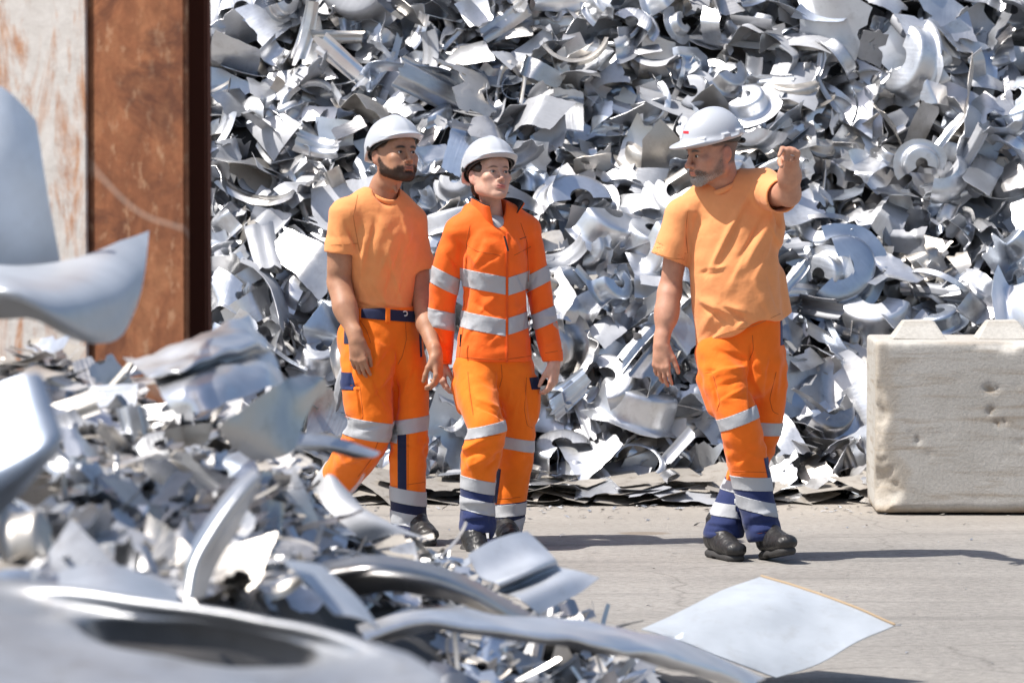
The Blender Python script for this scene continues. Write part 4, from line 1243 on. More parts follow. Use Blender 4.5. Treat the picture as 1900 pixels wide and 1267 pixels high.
    if not f or True:
        sk = np.clip((z - .022 - .35 * np.maximum(-y - .02, 0)) / .008, 0, 1) * np.clip((y + .045 + .02 * fnoise(V, 60, 1)) / .012, 0, 1)
        side = np.clip((y - (.012 if not f else -.02)) / .012, 0, 1) * np.clip((z + .055) / .014, 0, 1) * (np.abs(x) < .0785)
        hair = np.maximum(hair, np.maximum(sk, side) * opt.get('crop', .85))
    hc = np.tile(np.array(opt['hair']), (len(V), 1))
    if 'beard_col' in opt:
        w = np.clip(bd * 1.2, 0, 1)[:, None]
        chin = np.clip((-z - .072 + .25 * (np.maximum(0, -y - .075))) / .02, 0, 1)[:, None]
        bc = np.array(opt['beard_col'])[None] * (1 - chin) + np.array(opt['chin_col'])[None] * chin
        hc = hc * (1 - w) + bc * w
    return V, Q, np.clip(lipm + rud, 0, 1), hair, hc
def beard_mask(V, opt):
    b = opt.get('beard', 0)
    if not b: return np.zeros(len(V))
    x, y, z = V[:, 0], V[:, 1], V[:, 2]
    ax = np.abs(x); n = fnoise(V, 130, 2, 3) * .004
    # upper edge runs from the sideburn down the cheek to the moustache
    top = np.interp(-y, [-.02, .0, .02, .04, .060, .078, .088, .10], [.012, .000, -.036, -.055, -.063, -.055, -.050, -.049]) + n
    m = np.clip((top - z) / .012, 0, 1) * np.clip((.008 - y + n) / .010, 0, 1)
    if b == 1: top = top - .010 * np.clip((.05 + y) / .03, 0, 1)
    low = np.interp(-y, [-.01, .03, .06, .08], [-.075, -.098, -.112, -.118]) + n
    m = m * np.clip((z - low + (.012 if b > 1 else .004)) / .006, 0, 1)
    lips = np.exp(-((ax / .0225) ** 6)) * np.exp(-(((z + .0685) / .0108) ** 6)) * (y < -.070)
    m = m * (1 - np.clip(lips * 1.2, 0, 1))
    gap = np.clip(1 - (((ax - .021) / .006) ** 2 + ((z + .080) / .006) ** 2), 0, 1) * (y < -.06) * .5
    return np.clip(m * (1 - gap), 0, 1)
def hair_blades(name, V, Q, N, mask, n, length, rad, mats, parent, down=.7, seed=3, colfn=None):
    """short hairs as thin three-sided blades growing from the masked skin"""
    rg = np.random.default_rng(seed)
    w = mask[Q].mean(1); a = np.linalg.norm(np.cross(V[Q[:, 1]] - V[Q[:, 0]], V[Q[:, 3]] - V[Q[:, 0]]), axis=1)
    p = w * a; p[w < .25] = 0; p /= p.sum()
    fi = rg.choice(len(Q), n, p=p)
    uv = rg.random((n, 2))
    A, B, C, D = (V[Q[fi, k]] for k in range(4))
    P = (A * (1 - uv[:, :1]) + B * uv[:, :1]) * (1 - uv[:, 1:]) + (D * (1 - uv[:, :1]) + C * uv[:, :1]) * uv[:, 1:]
    Nn = N[Q[fi, 0]]
    d = Nn * .55 + np.array([0, 0, -down]) + rg.normal(0, .28, (n, 3)); d /= np.linalg.norm(d, axis=1, keepdims=True)
    L = length * rg.uniform(.5, 1.2, (n, 1))
    t = np.cross(d, rg.normal(0, 1, (n, 3))); t /= np.linalg.norm(t, axis=1, keepdims=True); b = np.cross(d, t)
    base = P - Nn * .001
    r = rad * rg.uniform(.7, 1.3, (n, 1))
    W = np.stack([base + t * r, base - t * r * .5 + b * r * .86, base - t * r * .5 - b * r * .86, P + d * L], 1).reshape(-1, 3)
    k = np.arange(n)[:, None] * 4
    F = np.concatenate([k + np.array([[0, 1, 3]]), k + np.array([[1, 2, 3]]), k + np.array([[2, 0, 3]])])
    me = mesh_np(name, W, F)
    o = link(name, me, mats, parent, True)
    if colfn is not None:
        mi = colfn(P, rg)
        me.polygons.foreach_set('material_index', np.tile(mi, 3).astype(np.int32))
    return o
def hand_prims(v, o, f, n, s, curl, thumb=(.55, .65, .35), sc=1.0, spread=.10, tcurl=.5):
    """hand on wrist o: f along the hand, n out of the palm, s to the thumb side"""
    o = np.array(o); f = nrm(f); n = nrm(np.array(n) - f * np.dot(n, f)); s0 = np.array(s); s = nrm(s0 - f * np.dot(s0, f) - n * np.dot(s0, n))
    side = [.030, .010, -.010, -.028]; kn = [.088, .092, .087, .078]
    ln = [.074, .082, .076, .060]; rd = [.0092, .0095, .0090, .0080]
    v.cone(o - f * .03 * sc, o + f * .02 * sc, .027 * sc, .029 * sc, .02, side=n, flat=.72)
    for i in range(4):
        K = o + (f * kn[i] + s * side[i]) * sc
        v.cone(o + (f * .012 + s * side[i] * .55) * sc, K, .0145 * sc, .0118 * sc, .014)
        d = nrm(f + s * spread * (1.2 - i * .8))
        cu = curl[i] if isinstance(curl[i], (list, tuple)) else [curl[i]] * 3
        a = 0; p = K
        for j, fr_ in enumerate((.46, .30, .24)):
            a += cu[j]
            dd = d * math.cos(a) + n * math.sin(a)
            q = p + dd * ln[i] * fr_ * sc
            v.cone(p, q, rd[i] * sc * (1 - .09 * j), rd[i] * sc * (1 - .09 * (j + 1)), .004 if j else .008)
            p = q
    v.ell(o + (f * .045 + n * .008) * sc, np.array([.030, .026, .030]) * sc, .014)
    t0 = o + (f * .016 + s * .022 + n * .006) * sc
    td = nrm(f * thumb[0] + s * thumb[1] + n * thumb[2])
    t1 = t0 + td * .044 * sc
    t2d = nrm(td * math.cos(tcurl) + nrm(f * .8 - s * .5 + n * .3) * math.sin(tcurl))
    t2 = t1 + t2d * .034 * sc
    t3 = t2 + nrm(t2d + nrm(f * .8 - s * .6 + n * .2) * tcurl * .4) * .027 * sc
    v.cone(t0, t1, .0165 * sc, .0125 * sc, .014); v.cone(t1, t2, .0118 * sc, .0105 * sc, .006); v.cone(t2, t3, .0105 * sc, .0085 * sc, .004)
def build_arm(pts, rad, hand, h=.0033):
    P = np.array(pts); sc = hand.get('sc', 1.0)
    ext = P[-1] + nrm(hand['f']) * .2 * sc
    lo = np.minimum(P.min(0), ext) - .13; hi = np.maximum(P.max(0), ext) + .13
    v = Vol(lo, hi, h)
    v.chain(P, rad, .03)
    for e in hand.get('bulge', []): v.cone(*e, .03)
    hand_prims(v, P[-1], hand['f'], hand['n'], hand['s'], hand['curl'], hand.get('thumb', (.55, .65, .35)), sc, hand.get('spread', .1), hand.get('tcurl', .5))
    return v.mesh('arm', 1)
def join(parts):
    V, Q, n = [], [], 0
    for v, q in parts:
        V.append(v); Q.append(q + n); n += len(v)
    return np.concatenate(V), np.concatenate(Q)
def folds(V, Q, Y0, fl, face=True):
    """raise ridges and press creases along lines given in photograph pixels on the front of a garment"""
    N = vnormals(V, Q)
    N = lapn(N, Q, 2)
    k = Y0 / FPX
    w_f = np.clip(-N[:, 1] * 2.0 + .35, 0, 1)
    D = np.zeros(len(V))
    PX = np.stack(to_px_np(V), 1)
    for (x1, y1, x2, y2, w, amp) in fl:
        a = np.array([x1, y1], float); b = np.array([x2, y2], float); ab = b - a; L2 = ab @ ab
        q = PX - a; t = np.clip(q @ ab / L2, 0, 1)
        d = np.linalg.norm(q - t[:, None] * ab, axis=1)
        wob = 1 + .25 * np.sin(t * 7 + x1)
        sg = (q[:, 0] * ab[1] - q[:, 1] * ab[0]) > 0
        ww = np.where(sg, w * 1.25, w * .6) * wob
        prof = np.exp(-(d / ww) ** 2) * np.sin(np.clip(t * .94 + .03, 0, 1) * np.pi) ** .55
        D += amp * .00135 * prof
    return V + N * (D * w_f)[:, None]
def to_px_np(V):
    x, y, z = V[:, 0], V[:, 1], V[:, 2] - CAM_H
    d = y * _cp - z * _sp
    return PW / 2 + FPX * x / d, PH / 2 - FPX * (y * _sp + z * _cp) / d
def lapn(N, Q, n):
    N = lap(N, Q, n, .6); return N / (np.linalg.norm(N, axis=1, keepdims=True) + 1e-9)
def wrinkle(V, Q, sx, amp, seed, sharp=1.0, ax=None):
    """irregular soft creases; sx stretches them along each axis"""
    N = vnormals(V, Q)
    P = V * np.array(sx)
    w = fnoise(P + .15 * np.stack([vnoise(P, .7, seed + 5)] * 3, -1), 1.0, 2, seed)
    r = 1 - np.abs(w) * 2.2
    return V + N * (np.clip(r, -.6, 1) * amp)[:, None]
def buckle(v, V, Q, grow, iters=90, lim=(.010, .016), bend=.2, seed=1, wfn=None, hold=None, step=2, pre=None):
    """buckle a coarser copy of the garment, then carry its creases over to the fine one"""
    from mathutils.kdtree import KDTree
    Vc, Qc = surface_nets(np.ascontiguousarray(v.f[::step, ::step, ::step]), v.lo, v.h * step)
    Vc = lap(Vc, Qc, 1)
    if pre is not None: Vc = pre(Vc, Qc)
    X = buckle_raw(Vc, Qc, grow, iters, lim, bend, seed, wfn, None if hold is None else hold(Vc))
    D = X - Vc
    kd = KDTree(len(Vc))
    for i, p in enumerate(Vc): kd.insert(p, i)
    kd.balance()
    idx = np.zeros((len(V), 5), int); ds = np.zeros((len(V), 5))
    for i, p in enumerate(V):
        r = kd.find_n(p, 5)
        for j, (co, k, d) in enumerate(r): idx[i, j] = k; ds[i, j] = d
    w = 1 / (ds ** 2 + (v.h * step * .7) ** 2); w /= w.sum(1, keepdims=True)
    return V + (D[idx] * w[..., None]).sum(1)
def buckle_raw(V, Q, grow, iters=90, lim=(.010, .016), bend=.35, seed=1, wfn=None, hold=None, grav=0.0):
    """let the cloth of a garment grow a little so that it buckles into creases of its own; grow = extra length along x, y, z"""
    m = len(V)
    E = np.concatenate([Q[:, [0, 1]], Q[:, [1, 2]], Q[:, [2, 3]], Q[:, [3, 0]]]); E.sort(axis=1); E = np.unique(E, axis=0)
    Dg = np.concatenate([Q[:, [0, 2]], Q[:, [1, 3]]])
    A = np.concatenate([E, Dg]); ia, ib = A[:, 0], A[:, 1]
    N0 = lapn(vnormals(V, Q), Q, 2)
    w = np.ones(m) if wfn is None else wfn(V)
    g = np.array(grow)
    d0 = V[ib] - V[ia]
    L0 = np.linalg.norm(d0 * (1 + g * ((w[ia] + w[ib]) * .5)[:, None]), axis=1)
    cnt = np.bincount(np.concatenate([ia, ib]), minlength=m)[:, None]
    ea = np.concatenate([E[:, 0], E[:, 1]]); eb = np.concatenate([E[:, 1], E[:, 0]]); ec = np.maximum(np.bincount(ea, minlength=m), 1)[:, None]
    L_ = lambda X: np.stack([np.bincount(ea, X[eb, k], minlength=m) for k in range(3)], 1) / ec - X
    X = V + N0 * (fnoise(V, 28, 2, seed) * .0022)[:, None]
    jj = np.concatenate([ia, ib])
    for it in range(iters):
        d = X[ib] - X[ia]; l = np.linalg.norm(d, axis=1) + 1e-9
        c = d * (.5 * (l - L0) / l)[:, None]
        cc = np.concatenate([c, -c])
        X = X + 1.35 * np.stack([np.bincount(jj, cc[:, k], minlength=m) for k in range(3)], 1) / cnt
        if bend: X = X - bend * L_(L_(X))
        X[:, 2] -= grav
        D = X - V; dn = (D * N0).sum(1)
        dt = D - dn[:, None] * N0
        dn = np.clip(dn, -lim[0], lim[1])
        if hold is not None: dn = dn * hold; dt = dt * hold[:, None]
        X = V + dn[:, None] * N0 + dt * .96
    return X
def band(name, V, Q, planes, region, mat, parent, off=.0022, label=None):
    """strip of a garment between planes [(point, normal kept side)], laid over it with its own edge"""
    bm = bmesh.new()
    m = region(V)
    v2, q2 = keep(V, Q, m)
    me = mesh_np('tmp', v2, q2); bm.from_mesh(me); bpy.data.meshes.remove(me)
    for p, n in planes:
        bmesh.ops.bisect_plane(bm, geom=bm.verts[:] + bm.edges[:] + bm.faces[:], plane_co=Vector(p), plane_no=Vector(n), clear_inner=True, clear_outer=False)
    if not bm.faces: bm.free(); return None
    bm.normal_update()
    for v in bm.verts: v.co = v.co + v.normal * off
    be = [e for e in bm.edges if e.is_boundary]
    nv = {v: v.normal.copy() for e in be for v in e.verts}
    r = bmesh.ops.extrude_edge_only(bm, edges=be)
    new = [g for g in r['geom'] if isinstance(g, bmesh.types.BMVert)]
    for v in new:
        for e in v.link_edges:
            o = e.other_vert(v)
            if o in nv: v.co = o.co - nv[o] * (off + .002); break
    me = bpy.data.meshes.new(name); bm.to_mesh(me); bm.free()
    ob = link(name, me, mat, parent)
    if label: ob['label'] = label
    return ob
def boot(name, ankle, heel_dir, up, parent, L=.295, h=.0032, shaft=None, ground=True):
    """work boot: f = towards the toe, u = up; ankle sits above the heel"""
    f = nrm(heel_dir); u = nrm(np.array(up) - f * np.dot(up, f)); s = np.cross(f, u); a = np.array(ankle)
    if ground: a[2] = .111 + .03 * abs(f[2])
    sd = u if shaft is None else nrm(shaft)
    W = lambda x, y, z: a + f * x + s * y + u * z
    ext = np.stack([W(x, y, z) for x in (-.09, L - .05) for y in (-.07, .07) for z in (-.13, .12)]); lo = ext.min(0); hi = ext.max(0)
    v = Vol(lo, hi, h)
    v.cone(W(-.005, 0, -.02) + sd * .06, W(.0, 0, -.02), .046, .050, 0, side=s, flat=.85)
    v.cone(W(-.025, 0, -.04), W(.05, 0, -.045), .040, .042, .03, side=s, flat=.88)
    v.cone(W(.03, 0, -.01), W(.12, 0, -.045), .042, .036, .035, side=s, flat=.95)
    v.cone(W(.10, 0, -.055), W(L - .115, .004, -.058), .046, .046, .03, side=u, flat=.72)
    v.half(W(0, 0, -.088), -u, .006)
    V, Q = v.mesh('u', 1)
    V = wrinkle(V, Q, (40, 40, 40), .0012, 3)
    up_ = link(name, mesh_np(name, V, Q), LEATHER, parent)
    v = Vol(lo, hi, h)
    v.cone(W(-.022, 0, -.096), W(.06, 0, -.096), .036, .033, 0, side=u, flat=.66)
    v.cone(W(.05, 0, -.096), W(L - .122, .004, -.094), .033, .041, .02, side=u, flat=.6)
    v.half(W(0, 0, -.110), -u); v.half(W(0, 0, -.076), u)
    v.shape(lambda P: np.maximum(np.abs((P - a.astype(np.float32)) @ f.astype(np.float32) - .055) - .018, ((P - a.astype(np.float32)) @ u.astype(np.float32)) + .102), lo, hi, .004, 'sub')
    V2, Q2 = v.mesh('s', 1)
    link('sole', mesh_np('sole', V2, Q2), SOLE, up_)
    # laces
    parts = []
    for k in range(4):
        x = .035 + k * .022; z = .030 - k * .014
        c = Vol(W(x, 0, z) - .06, W(x, 0, z) + .06, .0025)
        c.chain([W(x, -.030, z - .012), W(x + .004, -.012, z + .004), W(x + .004, .012, z + .004), W(x, .030, z - .012)], [.003] * 4, .002)
        parts.append(c.mesh('l', 0))
    link('lace', mesh_np('lace', *join(parts)), BLACKC, up_)
    return up_
def helmet(fr, style, parent, tilt=0.0, shift=(0, 0, 0)):
    """hard hat in the head's frame"""
    R_ = np.array(Matrix.Rotation(R(tilt), 3, 'X'))
    c, M, s = fr
    f2 = (np.array(to_world(fr, np.array([0, .010, .045]) + np.array(shift))), M @ R_, 1.0)
    v = Vol((-.15, -.21, -.09), (.15, .18, .14), .0034)
    rx, ry, rz = .112, .134, .120
    v.ell((0, 0, 0), (rx, ry, rz), 0)
    v.ell((0, .004, 0), (.028, ry + .001, rz + .004), .012)
    if style == 'peak':
        v.half((0, 0, -.012), (0, 0, -1))
        v.ell((0, -.075, -.004), (.102, .125, .016), .020)                       # long peak
        v.ell((0, 0, -.006), (rx + .012, ry + .010, .012), .014)                  # rim all round
        for ax_, ay_ in ((-.078, -.092), (.078, -.092), (-.118, .0), (.118, .0), (-.095, .075), (.095, .075), (0, .132)):
            d = nrm((ax_, ay_, 0)); t = np.cross(d, (0, 0, 1))
            pc = np.array((ax_, ay_, .006))
            v.shape(lambda P, pc=pc, d=d, t=t: np.max(np.stack([np.abs((P - pc.astype(np.float32)) @ t.astype(np.float32)) - .017, np.abs((P - pc.astype(np.float32)) @ d.astype(np.float32)) - .013, np.abs(P[..., 2] - pc[2]) - .010], -1), -1), pc - .03, pc + .03, .005)
    else:
        # short peak, skirt dropping at the nape
        v.cone((0, .03, -.02), (0, .05, -.060), .112, .104, .01, side=(0, 1, 0), flat=1.0)
        cut = lambda P: -(-(P[..., 2]) - .010 - .040 * np.clip((P[..., 1] + .02) / .13, 0, 1) ** 1.2 + .012 * np.clip((-P[..., 1] - .03) / .1, 0, 1))
        v.shape(lambda P: cut(P), v.lo, v.lo + v.h * (v.n - 1), .002, 'sub')
        v.ell((0, -.095, .004), (.088, .068, .011), .018)                          # short peak
    v.ell((0, .004, -.010), (rx - .006, ry - .006, rz - .004), .003, 'sub')
    V, Q = v.mesh('h', 1)
    Wv = to_world(f2, V)
    h_ = link('helmet', mesh_np('helmet', Wv, Q), HELM, parent)
    # harness band inside
    v = Vol((-.13, -.16, -.10), (.13, .16, .06), .0035)
    v.ell((0, .006, -.012), (.098, .120, .06), 0); v.ell((0, .006, -.012), (.090, .112, .08), .0, 'sub')
    v.half((0, 0, .020), (0, 0, 1)); v.half((0, .0, -.024), (0, -.22, -1))
    V, Q = v.mesh('i', 1)
    link('headband', mesh_np('headband', to_world(f2, V), Q), HELM_IN, h_)
    v = Vol((-.05, .08, -.08), (.05, .17, 0), .003)
    v.cone((-.016, .130, -.045), (.016, .130, -.045), .012, .012, 0)
    for sx in (-1, 1):
        w = Vol((sx * .110 - .02, .0, -.045), (sx * .110 + .02, .06, .01), .0025); w.ell((sx * .108, .030, -.018), (.009, .015, .014)); V_, Q_ = w.mesh('c', 1)
        if style != 'peak': link('side_clip', mesh_np('side_clip', to_world(f2, V_), Q_), HELM_IN, h_)
    V, Q = v.mesh('k', 1); link('adjuster_knob', mesh_np('adjuster_knob', to_world(f2, V), Q), HELM_IN, h_)
    return h_, f2
def eyes(fr, parent, irism, look=(0, 0, 0)):
    for sx in (-1, 1):
        c = np.array([sx * .0315, -.0734, -.0018])
        v = Vol(c - .018, c + .018, .0016); v.ell(c, (.0128, .0128, .0128))
        V, Q = v.mesh('e', 1)
        e = link('eye', mesh_np('eye', to_world(fr, V), Q), EYEW, parent)
        d = nrm(np.array([look[0], -1.0, look[1]]))
        v = Vol(c - .02, c + .02, .0012)
        v.ell(c + d * .0122, (.0056, .0056, .0056))
        v.ell(c, (.0132, .0132, .0132), 0, 'sub') if False else None
        V, Q = v.mesh('i', 1)
        link('iris', mesh_np('iris', to_world(fr, V), Q), irism, e)
def finish_body(name, parts, head, mat, Y0, loc):
    hV, hQ, lip, hair, hc = head
    V, Q = join([(hV, hQ)] + parts)
    tint = np.zeros((len(V), 3)); tint[:len(hV), 0] = lip; tint[:len(hV), 1] = hair
    hcol = np.zeros((len(V), 3)); hcol[:len(hV)] = hc
    me = mesh_np(name, V - np.array(loc), Q)
    color_attr(me, tint, 'tint'); color_attr(me, hcol, 'hair')
    o = link(name, me, mat); o.location = loc
    bpy.context.view_layer.update()
    return o

def seam(name, V, Q, pts, mat, parent, r=.0013, off=.0006, dash=0):
    """stitched seam: a fine cord laid on the front of a garment along a line given in photograph pixels"""
    N = vnormals(V, Q); PX = np.stack(to_px_np(V), 1)
    ok = np.where(N[:, 1] < -.05)[0]
    P2, V2, N2 = PX[ok], V[ok], N[ok]
    line = []
    for (a, b) in zip(pts[:-1], pts[1:]):
        n = max(2, int(math.hypot(b[0] - a[0], b[1] - a[1]) / 3))
        line += [(a[0] + (b[0] - a[0]) * k / n, a[1] + (b[1] - a[1]) * k / n) for k in range(n)]
    line.append(pts[-1])
    out = []
    for (x, y) in line:
        d = (P2[:, 0] - x) ** 2 + (P2[:, 1] - y) ** 2
        k = np.where(d < 16)[0]
        if not len(k): continue
        k = k[V2[k, 1] < V2[k, 1].min() + .03]
        w = 1 / (d[k] + .8); w /= w.sum()
        p = (V2[k] * w[:, None]).sum(0); nn = nrm((N2[k] * w[:, None]).sum(0))
        q = np.array(at(x, y, p[1]))
        out.append(q + nn * off)
    if len(out) < 3: return
    out = np.array(out)
    for _ in range(2): out[1:-1] = (out[:-2] + 2 * out[1:-1] + out[2:]) / 4
    return tube(name, out, r, mat, parent, n=5)
ORSEAM = simple_mat('dark_orange_thread', (.42, .085, .006), .8)
PALESEAM = simple_mat('shirt_thread', (.46, .17, .05), .8)

# ------------------------------------------------------------------ the bearded man
def person_one():
    Y0 = 19.55
    J = lambda px, py, dy=0.0: np.array(at(px, py, Y0 + dy))
    yaw = R(32)
    side = np.array([math.cos(yaw), math.sin(yaw), 0])          # along his shoulders, to picture right
    fwd = np.array([math.sin(yaw), -math.cos(yaw), 0])
    fr = head_frame(J(733, 288, -.02), 36, -9, 2, 1.05)
    opt = dict(hair=(.010, .007, .006), beard=2, beard_base=.78, jaw=.98, nose=1.05, neck=.056, lips=1.0, lipc=.75, crop=.9, eye=.0044)
    head = build_head(fr, J(711, 352, .03), J(706, 420, .05), opt)
    hv = to_world(fr, head[0]); head = (hv,) + head[1:]
    shR, shL = J(640, 398, -.06), J(764, 412, .10)
    ra = build_arm([J(640, 400, -.06), J(636, 455, -.05), J(629, 522, -.03), J(640, 570, -.11), J(661, 630, -.19)], [.056, .058, .047, .046, .028],
                   dict(f=(.10, -.12, -1), n=(.35, .9, .0), s=(.9, -.35, 0), curl=[.28, .34, .38, .42], sc=1.02, thumb=(.85, .35, .25), spread=.06,
                        bulge=[(J(634, 440, -.06), J(630, 495, -.05), .050, .048), (J(632, 535, -.05), J(645, 585, -.12), .044, .040)]))
    la = build_arm([J(768, 415, .10), J(774, 470, .105), J(780, 540, .08), J(791, 600, -.05), J(809, 660, -.18)], [.052, .052, .043, .041, .027],
                   dict(f=(.14, -.22, -1), n=(-.9, .35, 0), s=(-.35, -.9, 0), curl=[.5, .55, .62, .7], sc=1.0, thumb=(.75, .25, .55), spread=.05))
    tv = Vol(J(600, 640, -.3) - .05, J(820, 330, .3) + .05, .012)
    tv.loft([J(705, 400, .04), J(706, 470, .04), J(708, 560, .05), J(708, 620, .05)], [.12, .125, .11, .12], [.075, .08, .075, .08], side)
    parts = [ra, la, tv.mesh('t', 1)]
    loc = J(711, 1010, .0); loc[2] = 0
    body = finish_body('person', parts, head, skin_mat('skin_brown', (.40, .205, .120), (.24, .08, .065)), Y0, tuple(loc))
    tag(body, 'bearded man in faded orange t-shirt, orange trousers and white helmet, walking beside the woman', 'person', 'three workers crossing the yard')
    eyes(fr, body, IRIS, (.05, .02))
    N = vnormals(head[0], head[1])
    bm_ = beard_mask(to_local(fr, head[0]), opt)
    hb = simple_mat('black_beard_hair', (.014, .010, .008), .5)
    hair_blades('beard', head[0], head[1], N, bm_, 7500, .0046, .0005, [hb], body, .55)
    helmet(fr, 'short', body, -6, (0, .0, .004))
    # ---- t-shirt
    h = .0053
    v = Vol(np.minimum(J(585, 620, -.38), J(585, 620, .38)), np.maximum(J(825, 325, .38), J(825, 325, -.38)), h)
    v.loft([J(704, 372, .03), J(706, 405, .03), J(710, 455, .02), J(709, 510, .03), J(709, 560, .04), J(709, 592, .04)],
           [.120, .168, .170, .150, .142, .142], [.065, .105, .118, .108, .106, .104], side, .0, p=2.3)
    v.cone(J(708, 368, .04), shR + np.array([.01, 0, -.004]), .052, .062, .05)
    v.cone(J(708, 368, .04), shL, .052, .058, .05)
    for (sh, e1, r0, r1, cut, dirn) in ((shR, J(637, 486, -.05), .068, .079, J(637, 470, -.05), J(635, 500, -.05) - J(640, 430, -.055)),
                                        (shL, J(780, 520, .11), .062, .070, J(777, 502, .105), J(781, 520, .10) - J(772, 450, .10))):
        dn = nrm(dirn)
        s_ = Vol(np.minimum(sh, e1) - .16, np.maximum(sh, e1) + .16, h)
        s_.cone(sh, e1 + dn * .05, r0, r1, 0)
        cb = cut - dn * .036
        s_.cone(cb, cut + dn * .05, r1 + .005, r1 + .006, .003)
        s_.half(cut, dn, .004)
        s_.cone(cut - dn * .05, cut + dn * .06, r1 - .010, r1 - .004, .003, 'sub')
        # merge the sleeve grid into the shirt by re-evaluating on its own box
        f = s_.f
        lo_i = np.round((s_.lo - v.lo) / h).astype(int)
        blend_in(v, s_, .03)
    # neck opening
    v.cone(J(709, 335, .03), J(711, 362, .02), .076, .068, .006, 'sub')
    v.cone(J(716, 354, -.05), J(728, 380, -.10), .054, .036, .012, 'sub')
    v.half(J(709, 583, .04), (0, 0, -1), .006)
    V, Q = v.mesh('shirt', 2)
    V = folds(V, Q, Y0, [
        (700, 400, 672, 520, 9, -7), (676, 440, 668, 540, 6, 6), (735, 430, 700, 520, 10, 5), (745, 450, 715, 545, 6, -6), (720, 470, 745, 560, 6, 6),
        (760, 480, 735, 560, 6, -5), (690, 520, 720, 570, 7, 5), (660, 500, 690, 566, 6, -5), (770, 430, 750, 490, 7, -6), (640, 410, 655, 450, 5, -5),
        (622, 430, 640, 462, 4, 4), (650, 430, 668, 470, 6, -8), (690, 395, 730, 440, 9, 5), (745, 405, 765, 470, 5, 4), (700, 560, 760, 572, 5, 6), (662, 556, 700, 568, 5, 6)])
    V = buckle(v, V, Q, (.07, .07, .04), 120, (.007, .016), .2, 5, None, lambda W: np.clip((575 - to_px_np(W)[1]) / 15, 0, 1) * np.clip((to_px_np(W)[1] - 360) / 25, .2, 1) * np.where((to_px_np(W)[0] < 664) & (to_px_np(W)[1] > 440) | (to_px_np(W)[0] > 772), .15, 1))
    sh_o = link('t_shirt', mesh_np('t_shirt', V, Q), SHIRT, body)
    # collar rib
    seam('seam', V, Q, [(614, 455), (664, 452)], PALESEAM, sh_o)
    seam('seam', V, Q, [(664, 362), (655, 400), (662, 440), (668, 470)], PALESEAM, sh_o)
    ring = []
    for k in range(25):
        a = 2 * math.pi * k / 24
        p = J(710, 355, .03) + side * .068 * math.cos(a) + fwd * (.080 * math.sin(a)) + np.array([0, 0, -.046 * math.sin(a) * (1 if math.sin(a) > 0 else .2)])
        ring.append(p)
    tube('collar', ring, .0055, SHIRT, sh_o, (1, 1, 1.8))
    # ---- trousers
    h = .0053
    lo = np.minimum(J(560, 1030, -.35), J(560, 1030, .55)); hi = np.maximum(J(830, 560, .55), J(830, 560, -.35))
    v = Vol(lo, hi, h)
    v.loft([J(709, 566, .04), J(709, 600, .04), J(708, 640, .04), J(710, 672, .04)], [.141, .160, .168, .150], [.108, .122, .130, .120], side, 0, p=2.4)
    base_f = v.f.copy()
    v.loft([J(684, 640, -.02), J(681, 690, -.06), J(682, 745, -.07), J(688, 790, -.06), J(666, 838, .06), J(632, 884, .18), J(602, 922, .28), J(588, 942, .32)],
           [.120, .112, .103, .098, .093, .083, .080, .080], [.112, .108, .102, .098, .093, .088, .085, .085], (1, .3, 0), .03)
    fA = v.f; v.f = base_f
    v.loft([J(745, 640, .06), J(757, 690, .05), J(761, 745, .03), J(760, 795, .0), J(757, 860, .0), J(757, 920, .01), J(760, 975, .01), J(766, 1000, .0)],
           [.092, .083, .080, .080, .078, .076, .076, .078], [.110, .100, .094, .090, .084, .082, .084, .090], (1, .2, 0), .02)
    v._merge(tuple(slice(None) for _ in range(3)), fA, .004, 'add')
    v.half(J(709, 571, .04), (-.05, 0, 1), .004)
    # cargo pocket and its flap on the near thigh
    v.cone(J(652, 716, -.10), J(664, 775, -.10), .044, .046, .012, side=(.5, 1, 0), flat=.55)
    v.ell(J(645, 628, .04), (.045, .06, .07), .04)
    v.half(J(596, 932, .30), J(594, 960, .34) - J(640, 880, .18), .003)
    v.half(J(762, 1000, .0), (.05, .0, -1), .003)
    V, Q = v.mesh('tr', 2)
    V = folds(V, Q, Y0, [
        (650, 600, 720, 640, 7, -5), (737, 655, 731, 780, 4, -14), (735, 640, 690, 690, 7, -7), (735, 655, 705, 720, 6, 6), (740, 690, 690, 740, 6, -6), (700, 640, 690, 720, 8, 6), (690, 700, 720, 760, 6, -5),
        (655, 800, 720, 786, 6, -6), (648, 815, 720, 812, 7, 7), (650, 838, 700, 826, 6, -6), (640, 860, 690, 842, 5, 5), (675, 880, 690, 850, 4, -4), (655, 660, 650, 720, 5, -5),
        (745, 640, 760, 700, 8, 5), (770, 680, 750, 740, 6, -5), (735, 790, 785, 770, 5, 4), (730, 820, 785, 835, 5, -4), (735, 990, 790, 975, 5, 6), (740, 975, 790, 960, 5, -5),
        (630, 760, 650, 785, 4, -6), (640, 718, 668, 716, 3, -5), (662, 716, 672, 776, 3, -6)])
    pp = lambda W: np.clip(.35 + np.exp(-((to_px_np(W)[1] - 825) / 45) ** 2) + .8 * np.exp(-((to_px_np(W)[1] - 985) / 22) ** 2) + .5 * np.exp(-((to_px_np(W)[1] - 690) / 40) ** 2), 0, 1.3)
    V = buckle(v, V, Q, (.06, .06, .15), 140, (.011, .026), .2, 2, pp, lambda W: np.clip((to_px_np(W)[1] - 590) / 20, 0, 1))
    to = link('trousers', mesh_np('trousers', V, Q), TROUS, body)
    lft = lambda W: W[:, 0] < (J(712, 800)[0] + (W[:, 2] < 0) * 0)
    def leg_near(W):
        px, py = to_px_np(W); return ((px < 733) | (py < 660)) & (py > 560)
